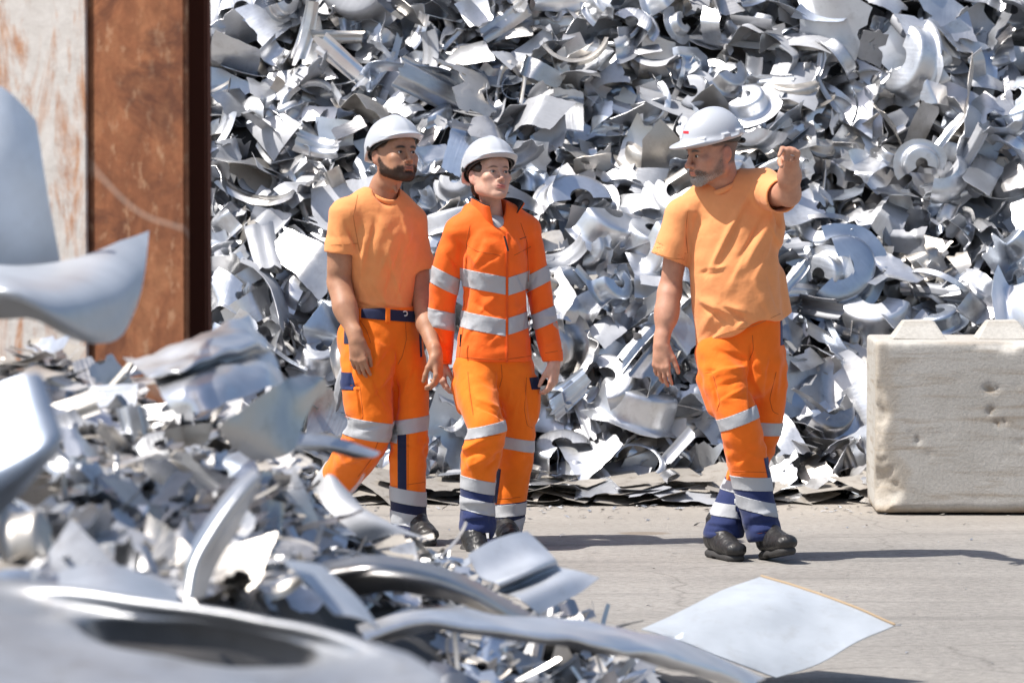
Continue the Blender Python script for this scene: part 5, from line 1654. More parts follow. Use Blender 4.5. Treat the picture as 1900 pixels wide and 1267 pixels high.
    def seg(W, a, b, r):
        ab = b - a; t = np.clip((W - a) @ ab / (ab @ ab), 0, 1); return np.linalg.norm(W - a - t[:, None] * ab, axis=1) < r
    kR, aR = J(690, 795, -.03), J(608, 920, .28)
    reg = lambda W: seg(W, J(684, 740, -.02), kR, .19) & (to_px_np(W)[0] < 738)
    d1 = nrm(np.array([.16, 0, 1]))
    band('knee_tape', V, Q, [(J(690, 814, -.03), d1), (J(690, 778, -.03), -d1)], reg, TAPE, to)
    regL = lambda W: seg(W, J(758, 740, 0), J(760, 1000, 0), .125) & (to_px_np(W)[0] > 719)
    d2 = nrm(np.array([-.16, 0, 1]))
    band('knee_tape', V, Q, [(J(760, 802, 0), d2), (J(760, 775, 0), -d2)], regL, TAPE, to)
    z_ = np.array([.18, 0, 1.0])
    band('lower_panel', V, Q, [(J(760, 1100, 0), z_), (J(760, 908, 0), -z_)], regL, NAVY, to, .0015, 'navy lower leg')
    band('shin_tape', V, Q, [(J(760, 934, 0), z_), (J(760, 907, 0), -z_)], regL, TAPE, to, .004)
    band('shin_tape', V, Q, [(J(760, 975, 0), z_), (J(760, 951, 0), -z_)], regL, TAPE, to, .004)
    dr = nrm(aR - J(672, 835, .06))
    regR = lambda W: seg(W, J(660, 850, .1), J(594, 945, .34), .14)
    band('lower_panel', V, Q, [(J(628, 895, .2), dr)], regR, NAVY, to, .0015, 'navy lower leg')
    band('shin_tape', V, Q, [(J(634, 888, .18), dr), (J(612, 912, .26), -dr)], regR, TAPE, to, .004)
    # navy inset down the shin and at the hip pocket
    band('inset', V, Q, [(J(738, 0, 0), (1, 0, 0)), (J(754, 0, 0), (-1, 0, 0)), (J(750, 910, 0), (0, 0, 1)), (J(750, 797, 0), (0, 0, -1)), (J(750, 900, .02), (0, -1, 0))], regL, NAVY, to, .002)
    hp = lambda W: (to_px_np(W)[1] < 650) & (W[:, 1] < J(0, 0, .1)[1]) & (to_px_np(W)[0] < 700)
    band('pocket_facing', V, Q, [(J(664, 600, 0), (-1, 0, .35)), (J(640, 600, 0), (1, 0, 0)), (J(660, 636, 0), (0, 0, 1)), (J(660, 589, 0), (0, 0, -1))], hp, NAVY, to, .002)
    band('pocket_facing', V, Q, [(J(640, 640, 0), (-1, 0, -.3)), (J(620, 700, 0), (1, 0, 0)), (J(640, 720, 0), (0, 0, 1)), (J(640, 688, 0), (0, 0, -1))], lambda W: seg(W, J(640, 640, 0), J(655, 760, 0), .16) & (to_px_np(W)[0] < 690), NAVY2, to, .002)
    wb = lambda W: to_px_np(W)[1] < 615
    bt = np.array([.10, 0, 1.0])
    be = band('belt', V, Q, [(J(711, 592, .0), bt), (J(711, 572, 0), -bt)], wb, NAVY, to, .004)
    for px in (667, 719):
        band('belt_loop', V, Q, [(J(px - 4, 0, 0), (1, 0, 0)), (J(px + 4, 0, 0), (-1, 0, 0)), (J(711, 596, 0), bt), (J(711, 571, 0), -bt), (J(700, 580, .05), (0, -1, 0))], wb, TROUS, to, .008)
    band('fly', V, Q, [(J(746, 0, 0), (1, 0, .05)), (J(749.5, 0, 0), (-1, 0, -.05)), (J(745, 662, 0), (0, 0, 1)), (J(745, 590, 0), (0, 0, -1)), (J(700, 580, .04), (0, -1, 0))], lambda W: to_px_np(W)[1] < 690, NAVY, to, .0015)
    seam('seam', V, Q, [(642, 716), (668, 714), (674, 775), (660, 782), (640, 772)], ORSEAM, to)
    seam('seam', V, Q, [(641, 724), (667, 722)], ORSEAM, to)
    seam('seam', V, Q, [(668, 594), (680, 612), (688, 636)], ORSEAM, to)
    seam('seam', V, Q, [(752, 598), (754, 630), (746, 662), (738, 676)], ORSEAM, to)
    seam('seam', V, Q, [(704, 812), (690, 850), (664, 884)], ORSEAM, to)
    seam('seam', V, Q, [(757, 800), (757, 905)], ORSEAM, to)
    seam('seam', V, Q, [(728, 903), (788, 894)], ORSEAM, to)
    bc = J(752, 581, 0); bc[1] = (V[np.argmin(((np.stack(to_px_np(V), 1) - np.array([752, 581])) ** 2).sum(1) + 1e4 * (V[:, 1] > bc[1])), 1]) - .006
    tube('buckle', [bc + np.array([.010 * math.cos(k * math.pi / 8), -.003, .010 * math.sin(k * math.pi / 8)]) for k in range(17)], .0032, METALM, to)
    b_ = boot('boot', J(767, 990, .01), (.42, -.90, -.02), (0, .0, 1), body, .285)
    boot('boot', J(590, 935, .32), (.45, -.55, -.70), (.35, -.55, .65), body, shaft=(.5, -.5, .8), ground=False)
    return body
def blend_in(dst, src, k):
    """smooth union of one field into another (same spacing)"""
    lo = src.lo; hi = src.lo + src.h * (src.n - 1)
    i0 = np.maximum(np.ceil((lo - dst.lo) / dst.h).astype(int), 0); i1 = np.minimum(np.floor((hi - dst.lo) / dst.h).astype(int), dst.n - 1)
    sl = tuple(slice(a, b + 1) for a, b in zip(i0, i1))
    g = src.f
    for a in range(3):
        x = (dst.lo[a] + dst.h * np.arange(i0[a], i1[a] + 1) - src.lo[a]) / src.h
        j = np.clip(np.floor(x).astype(int), 0, src.n[a] - 2); t = (x - j).astype(np.float32)
        shp = [1, 1, 1]; shp[a] = len(t); t = t.reshape(shp)
        g = np.take(g, j, axis=a) * (1 - t) + np.take(g, j + 1, axis=a) * t
    dst._merge(sl, g, k, 'add')
person_one()

# ------------------------------------------------------------------ the woman
def person_two():
    Y0 = 19.40
    J = lambda px, py, dy=0.0: np.array(at(px, py, Y0 + dy))
    yaw = R(17)
    side = np.array([math.cos(yaw), math.sin(yaw), 0]); fwd = np.array([math.sin(yaw), -math.cos(yaw), 0])
    fr = head_frame(J(911, 325, -.02), 27, -11, 3, .975)
    opt = dict(hair=(.035, .018, .010), female=True, jaw=.90, nose=.88, neck=.046, lips=1.08, lipc=.95, crop=.0, eye=.0034)
    head = build_head(fr, J(911, 385, .02), J(913, 440, .03), opt)
    head = (to_world(fr, head[0]),) + head[1:]
    ra = build_arm([J(843, 440, -.01), J(830, 500, .03), J(819, 560, .08), J(816, 610, .10), J(818, 672, .11)], [.040, .038, .034, .034, .024],
                   dict(f=(.05, -.15, -1), n=(.9, .4, 0), s=(.4, -.9, 0), curl=[.35, .4, .5, .55], sc=.90, thumb=(.8, .3, .4)))
    la = build_arm([J(984, 440, .06), J(998, 500, .07), J(1010, 560, .08), J(1018, 610, .04), J(1028, 676, -.01)], [.040, .038, .034, .034, .024],
                   dict(f=(-.05, -.10, -1), n=(-.85, .45, 0), s=(-.5, -.85, 0), curl=[.45, .5, .55, .6], sc=.90, thumb=(.75, .3, .45), spread=.04))
    tv = Vol(J(840, 700, -.3), J(1000, 390, .3), .012)
    tv.loft([J(915, 430, .03), J(916, 520, .03), J(917, 650, .03)], [.10, .10, .11], [.07, .07, .08], side)
    loc = J(920, 1020, 0); loc[2] = 0
    body = finish_body('person', [ra, la, tv.mesh('t', 1)], head, skin_mat('skin_fair', (.60, .36, .265), (.50, .15, .13)), Y0, tuple(loc))
    tag(body, 'woman in fluorescent orange jacket with silver bands and white helmet, walking in the middle', 'person', 'three workers crossing the yard')
    eyes(fr, body, IRIS2, (.05, .02))
    # hair gathered under the helmet
    v = Vol((-.10, -.09, -.10), (.10, .15, .10), .003)
    v.ell((0, .026, .026), (.088, .104, .088)); v.ell((0, .085, -.045), (.055, .040, .050), .03)
    v.shape(lambda P: P[..., 1] + .040 + .55 * np.minimum(P[..., 2] - .02, 0) - .3 * np.maximum(P[..., 2] - .03, 0), (-.1, -.1, -.1), (.1, .15, .1), .01, 'sub')
    v.shape(lambda P: np.maximum(P[..., 1] - .046, P[..., 2] - .012 - .3 * (P[..., 1])), (-.1, -.1, -.12), (.1, .15, .1), .012, 'sub')
    V, Q = v.mesh('hair', 1); V = wrinkle(V, Q, (40, 40, 130), .0018, 4)
    link('hair', mesh_np('hair', to_world(fr, V), Q), simple_mat('dark_brown_hair', (.030, .015, .009), .45), body)
    helmet(fr, 'short', body, -7, (0, .006, .004))
    # ---- jacket
    h = .0051
    lo = np.minimum(J(770, 720, -.3), J(770, 720, .36)); hi = np.maximum(J(1070, 370, .36), J(1070, 370, -.3))
    v = Vol(lo, hi, h)
    v.loft([J(914, 396, .03), J(914, 420, .03), J(917, 475, .015), J(918, 540, .02), J(917, 600, .02), J(916, 655, .02), J(916, 700, .02)],
           [.085, .145, .150, .136, .142, .160, .166], [.06, .095, .122, .112, .118, .128, .130], side, 0, p=2.3)
    v.cone(J(913, 392, .04), J(852, 428, -.02), .048, .058, .045); v.cone(J(915, 392, .04), J(978, 425, .07), .048, .056, .045)
    body_f = v.f.copy()
    def sleeve(pts, rx, ry):
        w = Vol(np.min(pts, 0) - .1, np.max(pts, 0) + .1, h); w.loft(pts, rx, ry, (1, 0, 0), 0)
        dn = nrm(pts[-1] - pts[-2]); w.half(pts[-1] - dn * .01, dn, .003)
        w.cone(pts[-1] - dn * .05, pts[-1] + dn * .03, rx[-1] - .012, rx[-1] - .007, .002, 'sub')
        # velcro tab and cuff edge
        blend_in(v, w, .018)
    sleeve([J(850, 428, -.01), J(835, 478, .01), J(826, 520, .04), J(821, 560, .07), J(819, 610, .09), J(818, 660, .10), J(818, 694, .105)], [.058, .062, .060, .057, .054, .050, .049], [.058, .064, .063, .060, .056, .052, .050])
    sleeve([J(978, 425, .07), J(987, 478, .07), J(996, 520, .075), J(1004, 560, .08), J(1014, 610, .05), J(1024, 660, .01), J(1028, 684, -.005)], [.056, .058, .055, .052, .049, .046, .044], [.058, .062, .060, .056, .052, .048, .046])
    v.cone(J(912, 350, .02), J(913, 394, .015), .060, .060, .005, 'sub')
    v.cone(J(916, 382, -.03), J(929, 416, -.085), .058, .026, .008, 'sub')
    # folded hood behind the collar
    for k in range(7):
        a0, a1 = R(70 + k * 32), R(70 + (k + 1) * 32)
        P = lambda a: J(912, 396, .035) + fwd * .088 * math.cos(a) + side * -.096 * math.sin(a) + np.array([0, 0, .008 - .02 * math.cos(a)])
        v.cone(P(a0), P(a1), .026, .026, .014)
    hem = nrm(np.array([.02, -.1, -1]))
    v.half(J(916, 673, .0), hem, .004)
    V, Q = v.mesh('jk', 2)
    FL = [(905, 440, 880, 500, 8, 5), (960, 440, 985, 480, 7, -5), (880, 500, 930, 470, 6, -5), (870, 470, 905, 520, 7, 6), (890, 580, 925, 545, 6, 6), (880, 560, 915, 585, 6, -6),
          (955, 500, 975, 540, 6, -5), (950, 580, 980, 560, 6, 6), (900, 640, 930, 610, 7, -5), (855, 640, 880, 600, 6, 5), (866, 480, 858, 620, 5, -12), (982, 480, 976, 610, 5, -10),
          (830, 470, 850, 500, 5, -6), (815, 520, 840, 540, 5, 5), (805, 580, 835, 575, 6, -6), (805, 600, 835, 610, 6, 6), (1000, 500, 985, 530, 5, -6), (1000, 570, 1020, 575, 6, -7), (1005, 590, 1030, 588, 5, 6),
          (1012, 640, 1036, 630, 5, -5), (820, 640, 838, 650, 5, -5), (845, 440, 862, 470, 6, -6), (985, 450, 975, 480, 6, -6)]
    V = folds(V, Q, Y0, FL)
    V = buckle(v, V, Q, (.08, .08, .10), 130, (.009, .020), .2, 12, None, lambda W: np.clip((to_px_np(W)[1] - 400) / 25, .15, 1) * np.clip((672 - to_px_np(W)[1]) / 10, .3, 1))
    jo = link('jacket', mesh_np('jacket', V, Q), JACK, body)
    px_ = lambda W: to_px_np(W)
    def seg(W, pts, r):
        m = np.zeros(len(W), bool)
        for a, b in zip(pts[:-1], pts[1:]):
            ab = b - a; t = np.clip((W - a) @ ab / (ab @ ab), 0, 1); m |= np.linalg.norm(W - a - t[:, None] * ab, axis=1) < r
        return m
    armR = [J(845, 440, .0), J(826, 520, .04), J(821, 560, .07), J(818, 694, .105)]
    armL = [J(985, 440, .07), J(996, 520, .075), J(1004, 560, .08), J(1028, 684, -.005)]
    tor = lambda W: (~(seg(W, armR, .072) & (px_(W)[0] < 852)) & ~(seg(W, armL, .070) & (px_(W)[0] > 984)) & (px_(W)[0] > 850) & (px_(W)[0] < 990))
    rR = lambda W: seg(W, armR, .085) & (px_(W)[0] < 859); rL = lambda W: seg(W, armL, .082) & (px_(W)[0] > 975)
    zx = J(940.5, 560, -.1)[0]
    # chest and waist bands, dropping towards the zip on both sides
    for (yl, yr, hh) in ((524, 530, 33), (602, 604, 31)):
        n1 = nrm(np.array([.19, 0, 1.0])); n2 = nrm(np.array([-.30, 0, 1.0]))
        cl, cr_ = J(903, yl, -.1), J(960, yr - 3, -.1)
        hz = hh * .5 * Y0 / FPX
        band('body_tape', V, Q, [(cl + np.array([0, 0, -hz]), n1), (cl + np.array([0, 0, hz]), -n1), ((zx - .006, 0, 0), (-1, 0, 0))], tor, TAPE, jo, .0024)
        band('body_tape', V, Q, [(cr_ + np.array([0, 0, -hz]), n2), (cr_ + np.array([0, 0, hz]), -n2), ((zx + .006, 0, 0), (1, 0, 0))], tor, TAPE, jo, .0024)
    nR = nrm(np.array([.50, 0, 1.0])); nR2 = nrm(np.array([.22, 0, 1.0])); nL = nrm(np.array([-.52, 0, 1.0])); nL2 = nrm(np.array([-.42, 0, 1.0]))
    for (reg, nn, px, y0, y1) in ((rR, nR, 826, 505, 538), (rR, nR2, 822, 578, 611), (rL, nL, 998, 502, 533), (rL, nL2, 1014, 574, 604)):
        band('sleeve_tape', V, Q, [(J(px, y1, 0), nn), (J(px, y0, 0), -nn)], reg, TAPE, jo, .0024)
    # front zip with a black slider and pocket zips
    fz = lambda W: (px_(W)[0] > 925) & (px_(W)[0] < 956) & (W[:, 1] < J(0, 0, .02)[1])
    band('zip', V, Q, [((zx - .0045, 0, 0), (1, 0, -.0)), ((zx + .0045, 0, 0), (-1, 0, 0)), (J(940, 671, 0), (0, 0, 1)), (J(940, 432, 0), (0, 0, -1))], fz, cloth_mat('orange_zip_tape', (.80, .10, .008), .6), jo, .0035)
    ztop = J(936, 438, -.125)
    tube('zip_pull', [ztop, J(939, 450, -.128), J(943, 466, -.130)], .0045, ZIP, jo)
    tube('pocket_zip_pull', [J(855, 620, -.10), J(854.5, 632, -.102), J(853.5, 643, -.104)], .0042, ZIP, jo)
    # standing collar, orange outside, black inside, open at the throat
    na, nv_ = 40, 8
    fwd_j, side_j = fwd, side
    def collar(off, mat, name, par, top=1.0):
        yw = R(27); side = np.array([math.cos(yw), math.sin(yw), 0]); fwd = np.array([math.sin(yw), -math.cos(yw), 0])
        G = np.zeros((na, nv_, 3))
        for i, a in enumerate(np.linspace(R(20), R(314), na)):
            ca, sa = math.cos(a), math.sin(a)
            front = max(0.0, ca)
            base = J(912, 402, .022) + fwd * (.078 + .010 * front) * ca + side * (-.080) * sa + np.array([0, 0, -.060 * front ** 1.5])
            hgt = (.082 + .020 * front ** 2 - .006 * (1 - front)) * top
            flare = .004 + .014 * front + .030 * min(max((a - R(235)) / R(60), 0), 1)
            for j in range(nv_):
                t = j / (nv_ - 1)
                spread_ = side * (.030 * front ** 2 * t * (1 if a > math.pi else -1))
                G[i, j] = base + (fwd * ca - side * sa) * (flare * t + off + .006 * math.sin(a * 5) * t) + np.array([0, 0, hgt * t]) + spread_
        c = G.reshape(-1, 3).mean(0); V_, Q_ = sheet_mesh(G, .0035)
        return link(name, mesh_np(name, V_, Q_), mat, par)
    u = Vol(J(880, 450, -.14), J(955, 385, .10), .004); u.ell(J(915, 424, -.012), (.075, .058, .058))
    V_, Q_ = u.mesh('u', 1); link('undershirt', mesh_np('undershirt', V_, Q_), cloth_mat('grey_undershirt', (.42, .42, .44), .9), body)
    seam('seam', V, Q, [(866, 455), (884, 466), (928, 474)], ORSEAM, jo)
    seam('seam', V, Q, [(954, 474), (985, 458)], ORSEAM, jo)
    seam('seam', V, Q, [(872, 418), (866, 450), (864, 500), (860, 600), (852, 668)], ORSEAM, jo)
    seam('seam', V, Q, [(966, 414), (978, 450), (980, 500), (980, 560), (986, 666)], ORSEAM, jo)
    seam('seam', V, Q, [(846, 662), (900, 666), (938, 667), (986, 660)], ORSEAM, jo)
    seam('seam', V, Q, [(800, 668), (838, 672)], ORSEAM, jo)
    seam('seam', V, Q, [(1012, 655), (1044, 650)], ORSEAM, jo)
    seam('chest_mark', V, Q, [(964, 444), (976, 440)], ZIP, jo, .0016)
    co = collar(.0035, JACK, 'collar', jo)
    collar(-.0010, BLACKC, 'collar_lining', co, 1.06)
    # ---- trousers
    lo = np.minimum(J(815, 1040, -.45), J(815, 1040, .3)); hi = np.maximum(J(1030, 640, .3), J(1030, 640, -.45))
    v = Vol(lo, hi, h)
    v.loft([J(916, 640, .03), J(916, 675, .03), J(916, 710, .03)], [.150, .160, .155], [.115, .120, .115], side, 0, p=2.4)
    bf = v.f.copy()
    v.loft([J(884, 690, -.01), J(887, 735, -.09), J(897, 775, -.17), J(903, 800, -.20), J(893, 845, -.19), J(886, 900, -.17), J(886, 945, -.16), J(886, 978, -.16)],
           [.096, .090, .080, .082, .080, .072, .070, .074], [.105, .098, .088, .086, .082, .078, .078, .082], (1, .2, 0), .03)
    fA = v.f; v.f = bf
    v.loft([J(951, 690, .04), J(959, 735, .04), J(961, 790, .03), J(960, 830, .03), J(953, 885, .05), J(944, 940, .06), J(937, 985, .06), J(932, 1012, .06)],
           [.090, .082, .074, .070, .070, .070, .070, .072], [.105, .096, .086, .080, .078, .076, .078, .080], (1, .2, 0), .025)
    v.ell(J(993, 740, .03), (.022, .05, .10), .02)
    v._merge(tuple(slice(None) for _ in range(3)), fA, .004, 'add')
    v.cone(J(855, 715, -.02), J(862, 755, -.04), .040, .036, .02)
    v.half(J(932, 1010, .06), (.05, 0, -1), .003)
    # the forward leg's hem sits higher
    v.shape(lambda P: np.maximum((P[..., 2] - J(0, 980, -.04)[2]), P[..., 0] - J(908, 980, 0)[0]), J(820, 1060, -.4), J(908, 980, -.03), .003, 'sub')
    V, Q = v.mesh('tr', 2)
    V = folds(V, Q, Y0, [
        (870, 690, 915, 720, 6, -5), (885, 740, 935, 762, 5, 7), (880, 752, 935, 775, 4, -7), (862, 835, 900, 815, 6, 9), (865, 850, 915, 825, 6, -8), (870, 868, 925, 835, 7, 8), (885, 885, 925, 850, 5, -7),
        (860, 825, 880, 880, 5, 6), (925, 690, 930, 780, 4, -12), (950, 700, 940, 760, 7, 5), (970, 720, 955, 800, 7, -5), (945, 830, 985, 850, 5, -4), (940, 900, 975, 880, 6, 4), (855, 930, 905, 935, 5, 6), (855, 945, 905, 950, 5, -6),
        (860, 962, 900, 960, 4, 6), (915, 970, 965, 960, 5, 5), (910, 985, 960, 980, 5, -5), (870, 720, 880, 770, 5, -6), (975, 700, 985, 790, 4, -5)])
    pp = lambda W: np.clip(.35 + np.exp(-((to_px_np(W)[1] - 845) / 40) ** 2) + .9 * np.exp(-((to_px_np(W)[1] - 965) / 28) ** 2) + .5 * np.exp(-((to_px_np(W)[1] - 700) / 40) ** 2), 0, 1.3)
    V = buckle(v, V, Q, (.06, .06, .15), 130, (.011, .025), .2, 31, pp)
    to = link('trousers', mesh_np('trousers', V, Q), TROUS, body)
    lR = [J(884, 690, -.01), J(903, 800, -.20), J(886, 900, -.17), J(886, 985, -.16)]
    lL = [J(951, 690, .04), J(961, 800, .03), J(953, 885, .05), J(932, 1015, .06)]
    ax_y = lambda W, pts: np.interp(-W[:, 2], [-p[2] for p in pts], [p[0] for p in pts])
    # which leg: nearer of the two centre lines
    def dist(W, pts):
        d = np.full(len(W), 9.0)
        for a, b in zip(pts[:-1], pts[1:]):
            ab = b - a; t = np.clip((W - a) @ ab / (ab @ ab), 0, 1); d = np.minimum(d, np.linalg.norm(W - a - t[:, None] * ab, axis=1))
        return d
    rgR = lambda W: (dist(W, lR) < dist(W, lL) + .004) & (to_px_np(W)[1] > 720); rgL = lambda W: (dist(W, lL) < dist(W, lR) + .004) & (to_px_np(W)[1] > 720)
    n1 = nrm(np.array([-.22, 0, 1])); n2 = nrm(np.array([.16, 0, 1.0]))
    band('knee_tape', V, Q, [(J(909, 804, -.15), n1 * 1.0), (J(909, 784, -.15), -n1)], rgR, TAPE, to, .0026)
    band('knee_tape', V, Q, [(J(961, 834, .03), n2), (J(961, 812, .03), -n2)], rgL, TAPE, to, .0026)
    z1 = nrm(np.array([.22, 0, 1.0])); z2 = nrm(np.array([-.10, 0, 1.0]))
    band('lower_panel', V, Q, [(J(890, 1100, 0), z1), (J(890, 887, -.07), -z1)], rgR, NAVY2, to, .0012, 'navy lower leg')
    band('shin_tape', V, Q, [(J(890, 908, -.06), z1), (J(890, 884, -.06), -z1)], rgR, TAPE, to, .0036)
    band('shin_tape', V, Q, [(J(890, 946, -.04), z1), (J(890, 922, -.04), -z1)], rgR, TAPE, to, .0036)
    band('lower_panel', V, Q, [(J(940, 1100, 0), z2), (J(940, 932, .05), -z2)], rgL, NAVY, to, .0012, 'navy lower leg')
    band('shin_tape', V, Q, [(J(940, 957, .05), z2), (J(940, 934, .05), -z2)], rgL, TAPE, to, .0036)
    z3 = nrm(np.array([-.25, 0, 1.0]))
    band('shin_tape', V, Q, [(J(938, 990, .05), z3), (J(938, 967, .05), -z3)], rgL, TAPE, to, .0036)
    # navy inset on the inner side of the straight leg
    band('inset', V, Q, [(J(937, 845, 0), nrm(np.array([1, 0, -.30]))), (J(945, 845, 0), nrm(np.array([-1, 0, .30]))), (J(930, 934, 0), (0, 0, 1)), (J(945, 800, 0), (0, 0, -1))], rgR, NAVY, to, .002)
    band('inset', V, Q, [(J(917, 900, 0), (1, 0, -.1)), (J(926, 900, 0), (-1, 0, .12)), (J(930, 934, 0), (0, 0, 1)), (J(945, 870, 0), (0, 0, -1))], rgL, NAVY, to, .002)
    band('pocket_facing', V, Q, [(J(985, 715, 0), (1, 0, .2)), (J(985, 722, 0), (0, 0, 1)), (J(985, 700, 0), (0, 0, -1))], lambda W: to_px_np(W)[0] > 975, NAVY, to, .002)
    seam('seam', V, Q, [(930, 676), (932, 700), (926, 722)], ORSEAM, to)
    seam('seam', V, Q, [(977, 700), (973, 760), (978, 790), (988, 794)], ORSEAM, to)
    seam('seam', V, Q, [(868, 690), (872, 730), (878, 770)], ORSEAM, to)
    seam('seam', V, Q, [(882, 812), (930, 806)], ORSEAM, to)
    seam('seam', V, Q, [(922, 926), (965, 922)], ORSEAM, to)
    boot('boot', J(878, 986, -.19), (.34, -.84, -.42), (.15, -.42, .90), body, .285, shaft=(.05, .05, 1), ground=False)
    boot('boot', J(932, 1004, .06), (.25, -.95, 0), (0, 0, 1), body, .285)
    return body
person_two()

# ------------------------------------------------------------------ the pointing man
def person_three():
    Y0 = 18.85
    J = lambda px, py, dy=0.0: np.array(at(px, py, Y0 + dy))
    yaw = R(-8)
    side = np.array([math.cos(yaw), math.sin(yaw), 0]); fwd = np.array([math.sin(yaw), -math.cos(yaw), 0])
    fr = head_frame(J(1320, 283, -.03), -63, 9, 0, 1.07)
    opt = dict(hair=(.07, .06, .055), beard=1, beard_base=.42, jaw=1.02, nose=1.12, neck=.062, lips=.8, lipc=.6, crop=.8, eye=.0036, beard_col=(.16, .12, .10), chin_col=(.46, .45, .44))
    head = build_head(fr, J(1342, 345, .02), J(1352, 410, .04), opt)
    head = (to_world(fr, head[0]),) + head[1:]
    ra = build_arm([J(1262, 400, .0), J(1256, 455, .0), J(1243, 540, .03), J(1237, 580, -.01), J(1227, 640, -.06)], [.052, .050, .044, .043, .029],
                   dict(f=(-.02, -.12, -1), n=(.45, .85, 0), s=(.85, -.5, 0), curl=[.22, .30, .36, .42], sc=1.04, thumb=(.78, .50, .2), spread=.08, tcurl=.3,
                        bulge=[(J(1241, 550, .0), J(1236, 590, -.03), .044, .041)]))
    la = build_arm([J(1418, 352, .0), J(1440, 358, -.13), J(1463, 360, -.25), J(1465, 326, -.33), J(1468, 287, -.43)], [.056, .052, .047, .044, .030],
                   dict(f=(-.10, -.97, .16), n=(-.25, -.16, -1), s=(-1, 0, .25), curl=[[.42, .16, .08], [1.62, 1.75, 1.1], [1.66, 1.75, 1.1], [1.7, 1.7, 1.1]], sc=1.06, thumb=(.62, .22, .62), spread=.03, tcurl=.9))
    tv = Vol(J(1280, 640, -.3), J(1450, 350, .3), .012)
    tv.loft([J(1358, 390, .03), J(1362, 480, .03), J(1368, 600, .03)], [.13, .14, .13], [.085, .09, .09], side)
    loc = J(1380, 1035, 0); loc[2] = 0
    body = finish_body('person', [ra, la, tv.mesh('t', 1)], head, skin_mat('skin_tanned', (.50, .255, .165), (.46, .14, .10)), Y0, tuple(loc))
    tag(body, 'grey-bearded man in loose orange t-shirt and white helmet, pointing with his raised arm', 'person', 'three workers crossing the yard')
    eyes(fr, body, IRIS, (-.1, -.05))
    N = vnormals(head[0], head[1]); loc_h = to_local(fr, head[0]); bm_ = beard_mask(loc_h, opt)
    g1 = simple_mat('grey_beard_hair', (.17, .13, .11), .55); g2 = simple_mat('white_beard_hair', (.58, .57, .55), .55)
    def cf(P, rg):
        L = to_local(fr, P)
        return (rg.random(len(P)) < np.clip((-L[:, 2] - .068) / .02, .15, .9) * np.clip((-L[:, 1] - .03) / .03, .25, 1)).astype(int)
    hair_blades('beard', head[0], head[1], N, bm_ * np.clip(.26 + np.clip((-loc_h[:, 1] - .055) / .02, 0, 1), 0, 1), 4600, .0065, .0006, [g1, g2], body, .8, 5, cf)
    ho, f2 = helmet(fr, 'peak', body, 4, (0, .004, .014))
    me = ho.data
    hv = np.array([v.co[:] for v in me.vertices]); hq = np.array([p.vertices[:] for p in me.polygons if len(p.vertices) == 4])
    frontish = lambda W: (to_px_np(W)[0] < 1290) & (W[:, 1] < f2[0][1] + .05)
    band('print', hv, hq, [(J(1266.5, 245, 0), (1, 0, 0)), (J(1276, 245, 0), (-1, 0, 0)), (J(1271, 248.5, 0), (.05, 0, 1)), (J(1271, 243.5, 0), (-.05, 0, -1))], frontish, RED, ho, .0006, 'small red print')
    # ---- t-shirt
    h = .0053
    lo = np.minimum(J(1190, 680, -.42), J(1190, 680, .34)); hi = np.maximum(J(1500, 300, .34), J(1500, 300, -.42))
    v = Vol(lo, hi, h)
    v.loft([J(1343, 352, .04), J(1348, 380, .04), J(1356, 430, .03), J(1362, 490, .015), J(1366, 550, .01), J(1372, 610, .015), J(1378, 680, .02)],
           [.118, .172, .186, .188, .187, .184, .188], [.070, .108, .134, .142, .146, .140, .136], side, 0, p=2.3)
    v.cone(J(1345, 348, .04), J(1266, 396, .0), .056, .062, .05); v.cone(J(1360, 342, .04), J(1416, 345, .0), .060, .066, .05)
    v.cone(J(1416, 350, .0), J(1420, 420, .02), .066, .085, .05)
    for (pts, r0, r1) in (([J(1264, 402, .0), J(1252, 450, .0), J(1240, 482, .0)], .070, .080), ([J(1416, 350, .0), J(1434, 358, -.09), J(1452, 364, -.19)], .074, .073)):
        w = Vol(np.min(pts, 0) - .17, np.max(pts, 0) + .17, h)
        dn = nrm(pts[2] - pts[1])
        w.chain([pts[0], pts[1], pts[2] + dn * .05], [r0, (r0 + r1) / 2, r1], .01)
        w.half(pts[2], dn, .003)
        w.cone(pts[2] - dn * .07, pts[2] + dn * .08, r1 - .012, r1 - .007, .003, 'sub')
        blend_in(v, w, .028)
    # loose cloth hanging from the raised sleeve
    v.cone(J(1342, 318, .03), J(1344, 346, .02), .070, .066, .006, 'sub')
    v.cone(J(1340, 330, -.03), J(1338, 344, -.07), .040, .034, .014, 'sub')
    v.cone(J(1436, 520, .06), J(1452, 592, .07), .050, .045, .05)
    # slanting hem, with the side tail
    xa, za = J(1297, 653, -.1)[0], J(1297, 653, -.1)[2]
    xb, zb = J(1452, 590, -.1)[0], J(1452, 590, -.1)[2]
    sl_ = (zb - za) / (xb - xa)
    def hem(P):
        t = (P[..., 0] - xa) / (xb - xa)
        z = za + (zb - za) * t + .022 * np.sin(np.clip(t, 0, 1) * 3.14) + .012 * np.sin(t * 11) * (t > .2) - .5 * np.maximum(t - 1, 0) * .05
        return (P[..., 2] - z)
    v.shape(hem, lo, hi, .004, 'sub')
    V, Q = v.mesh('sh', 2)
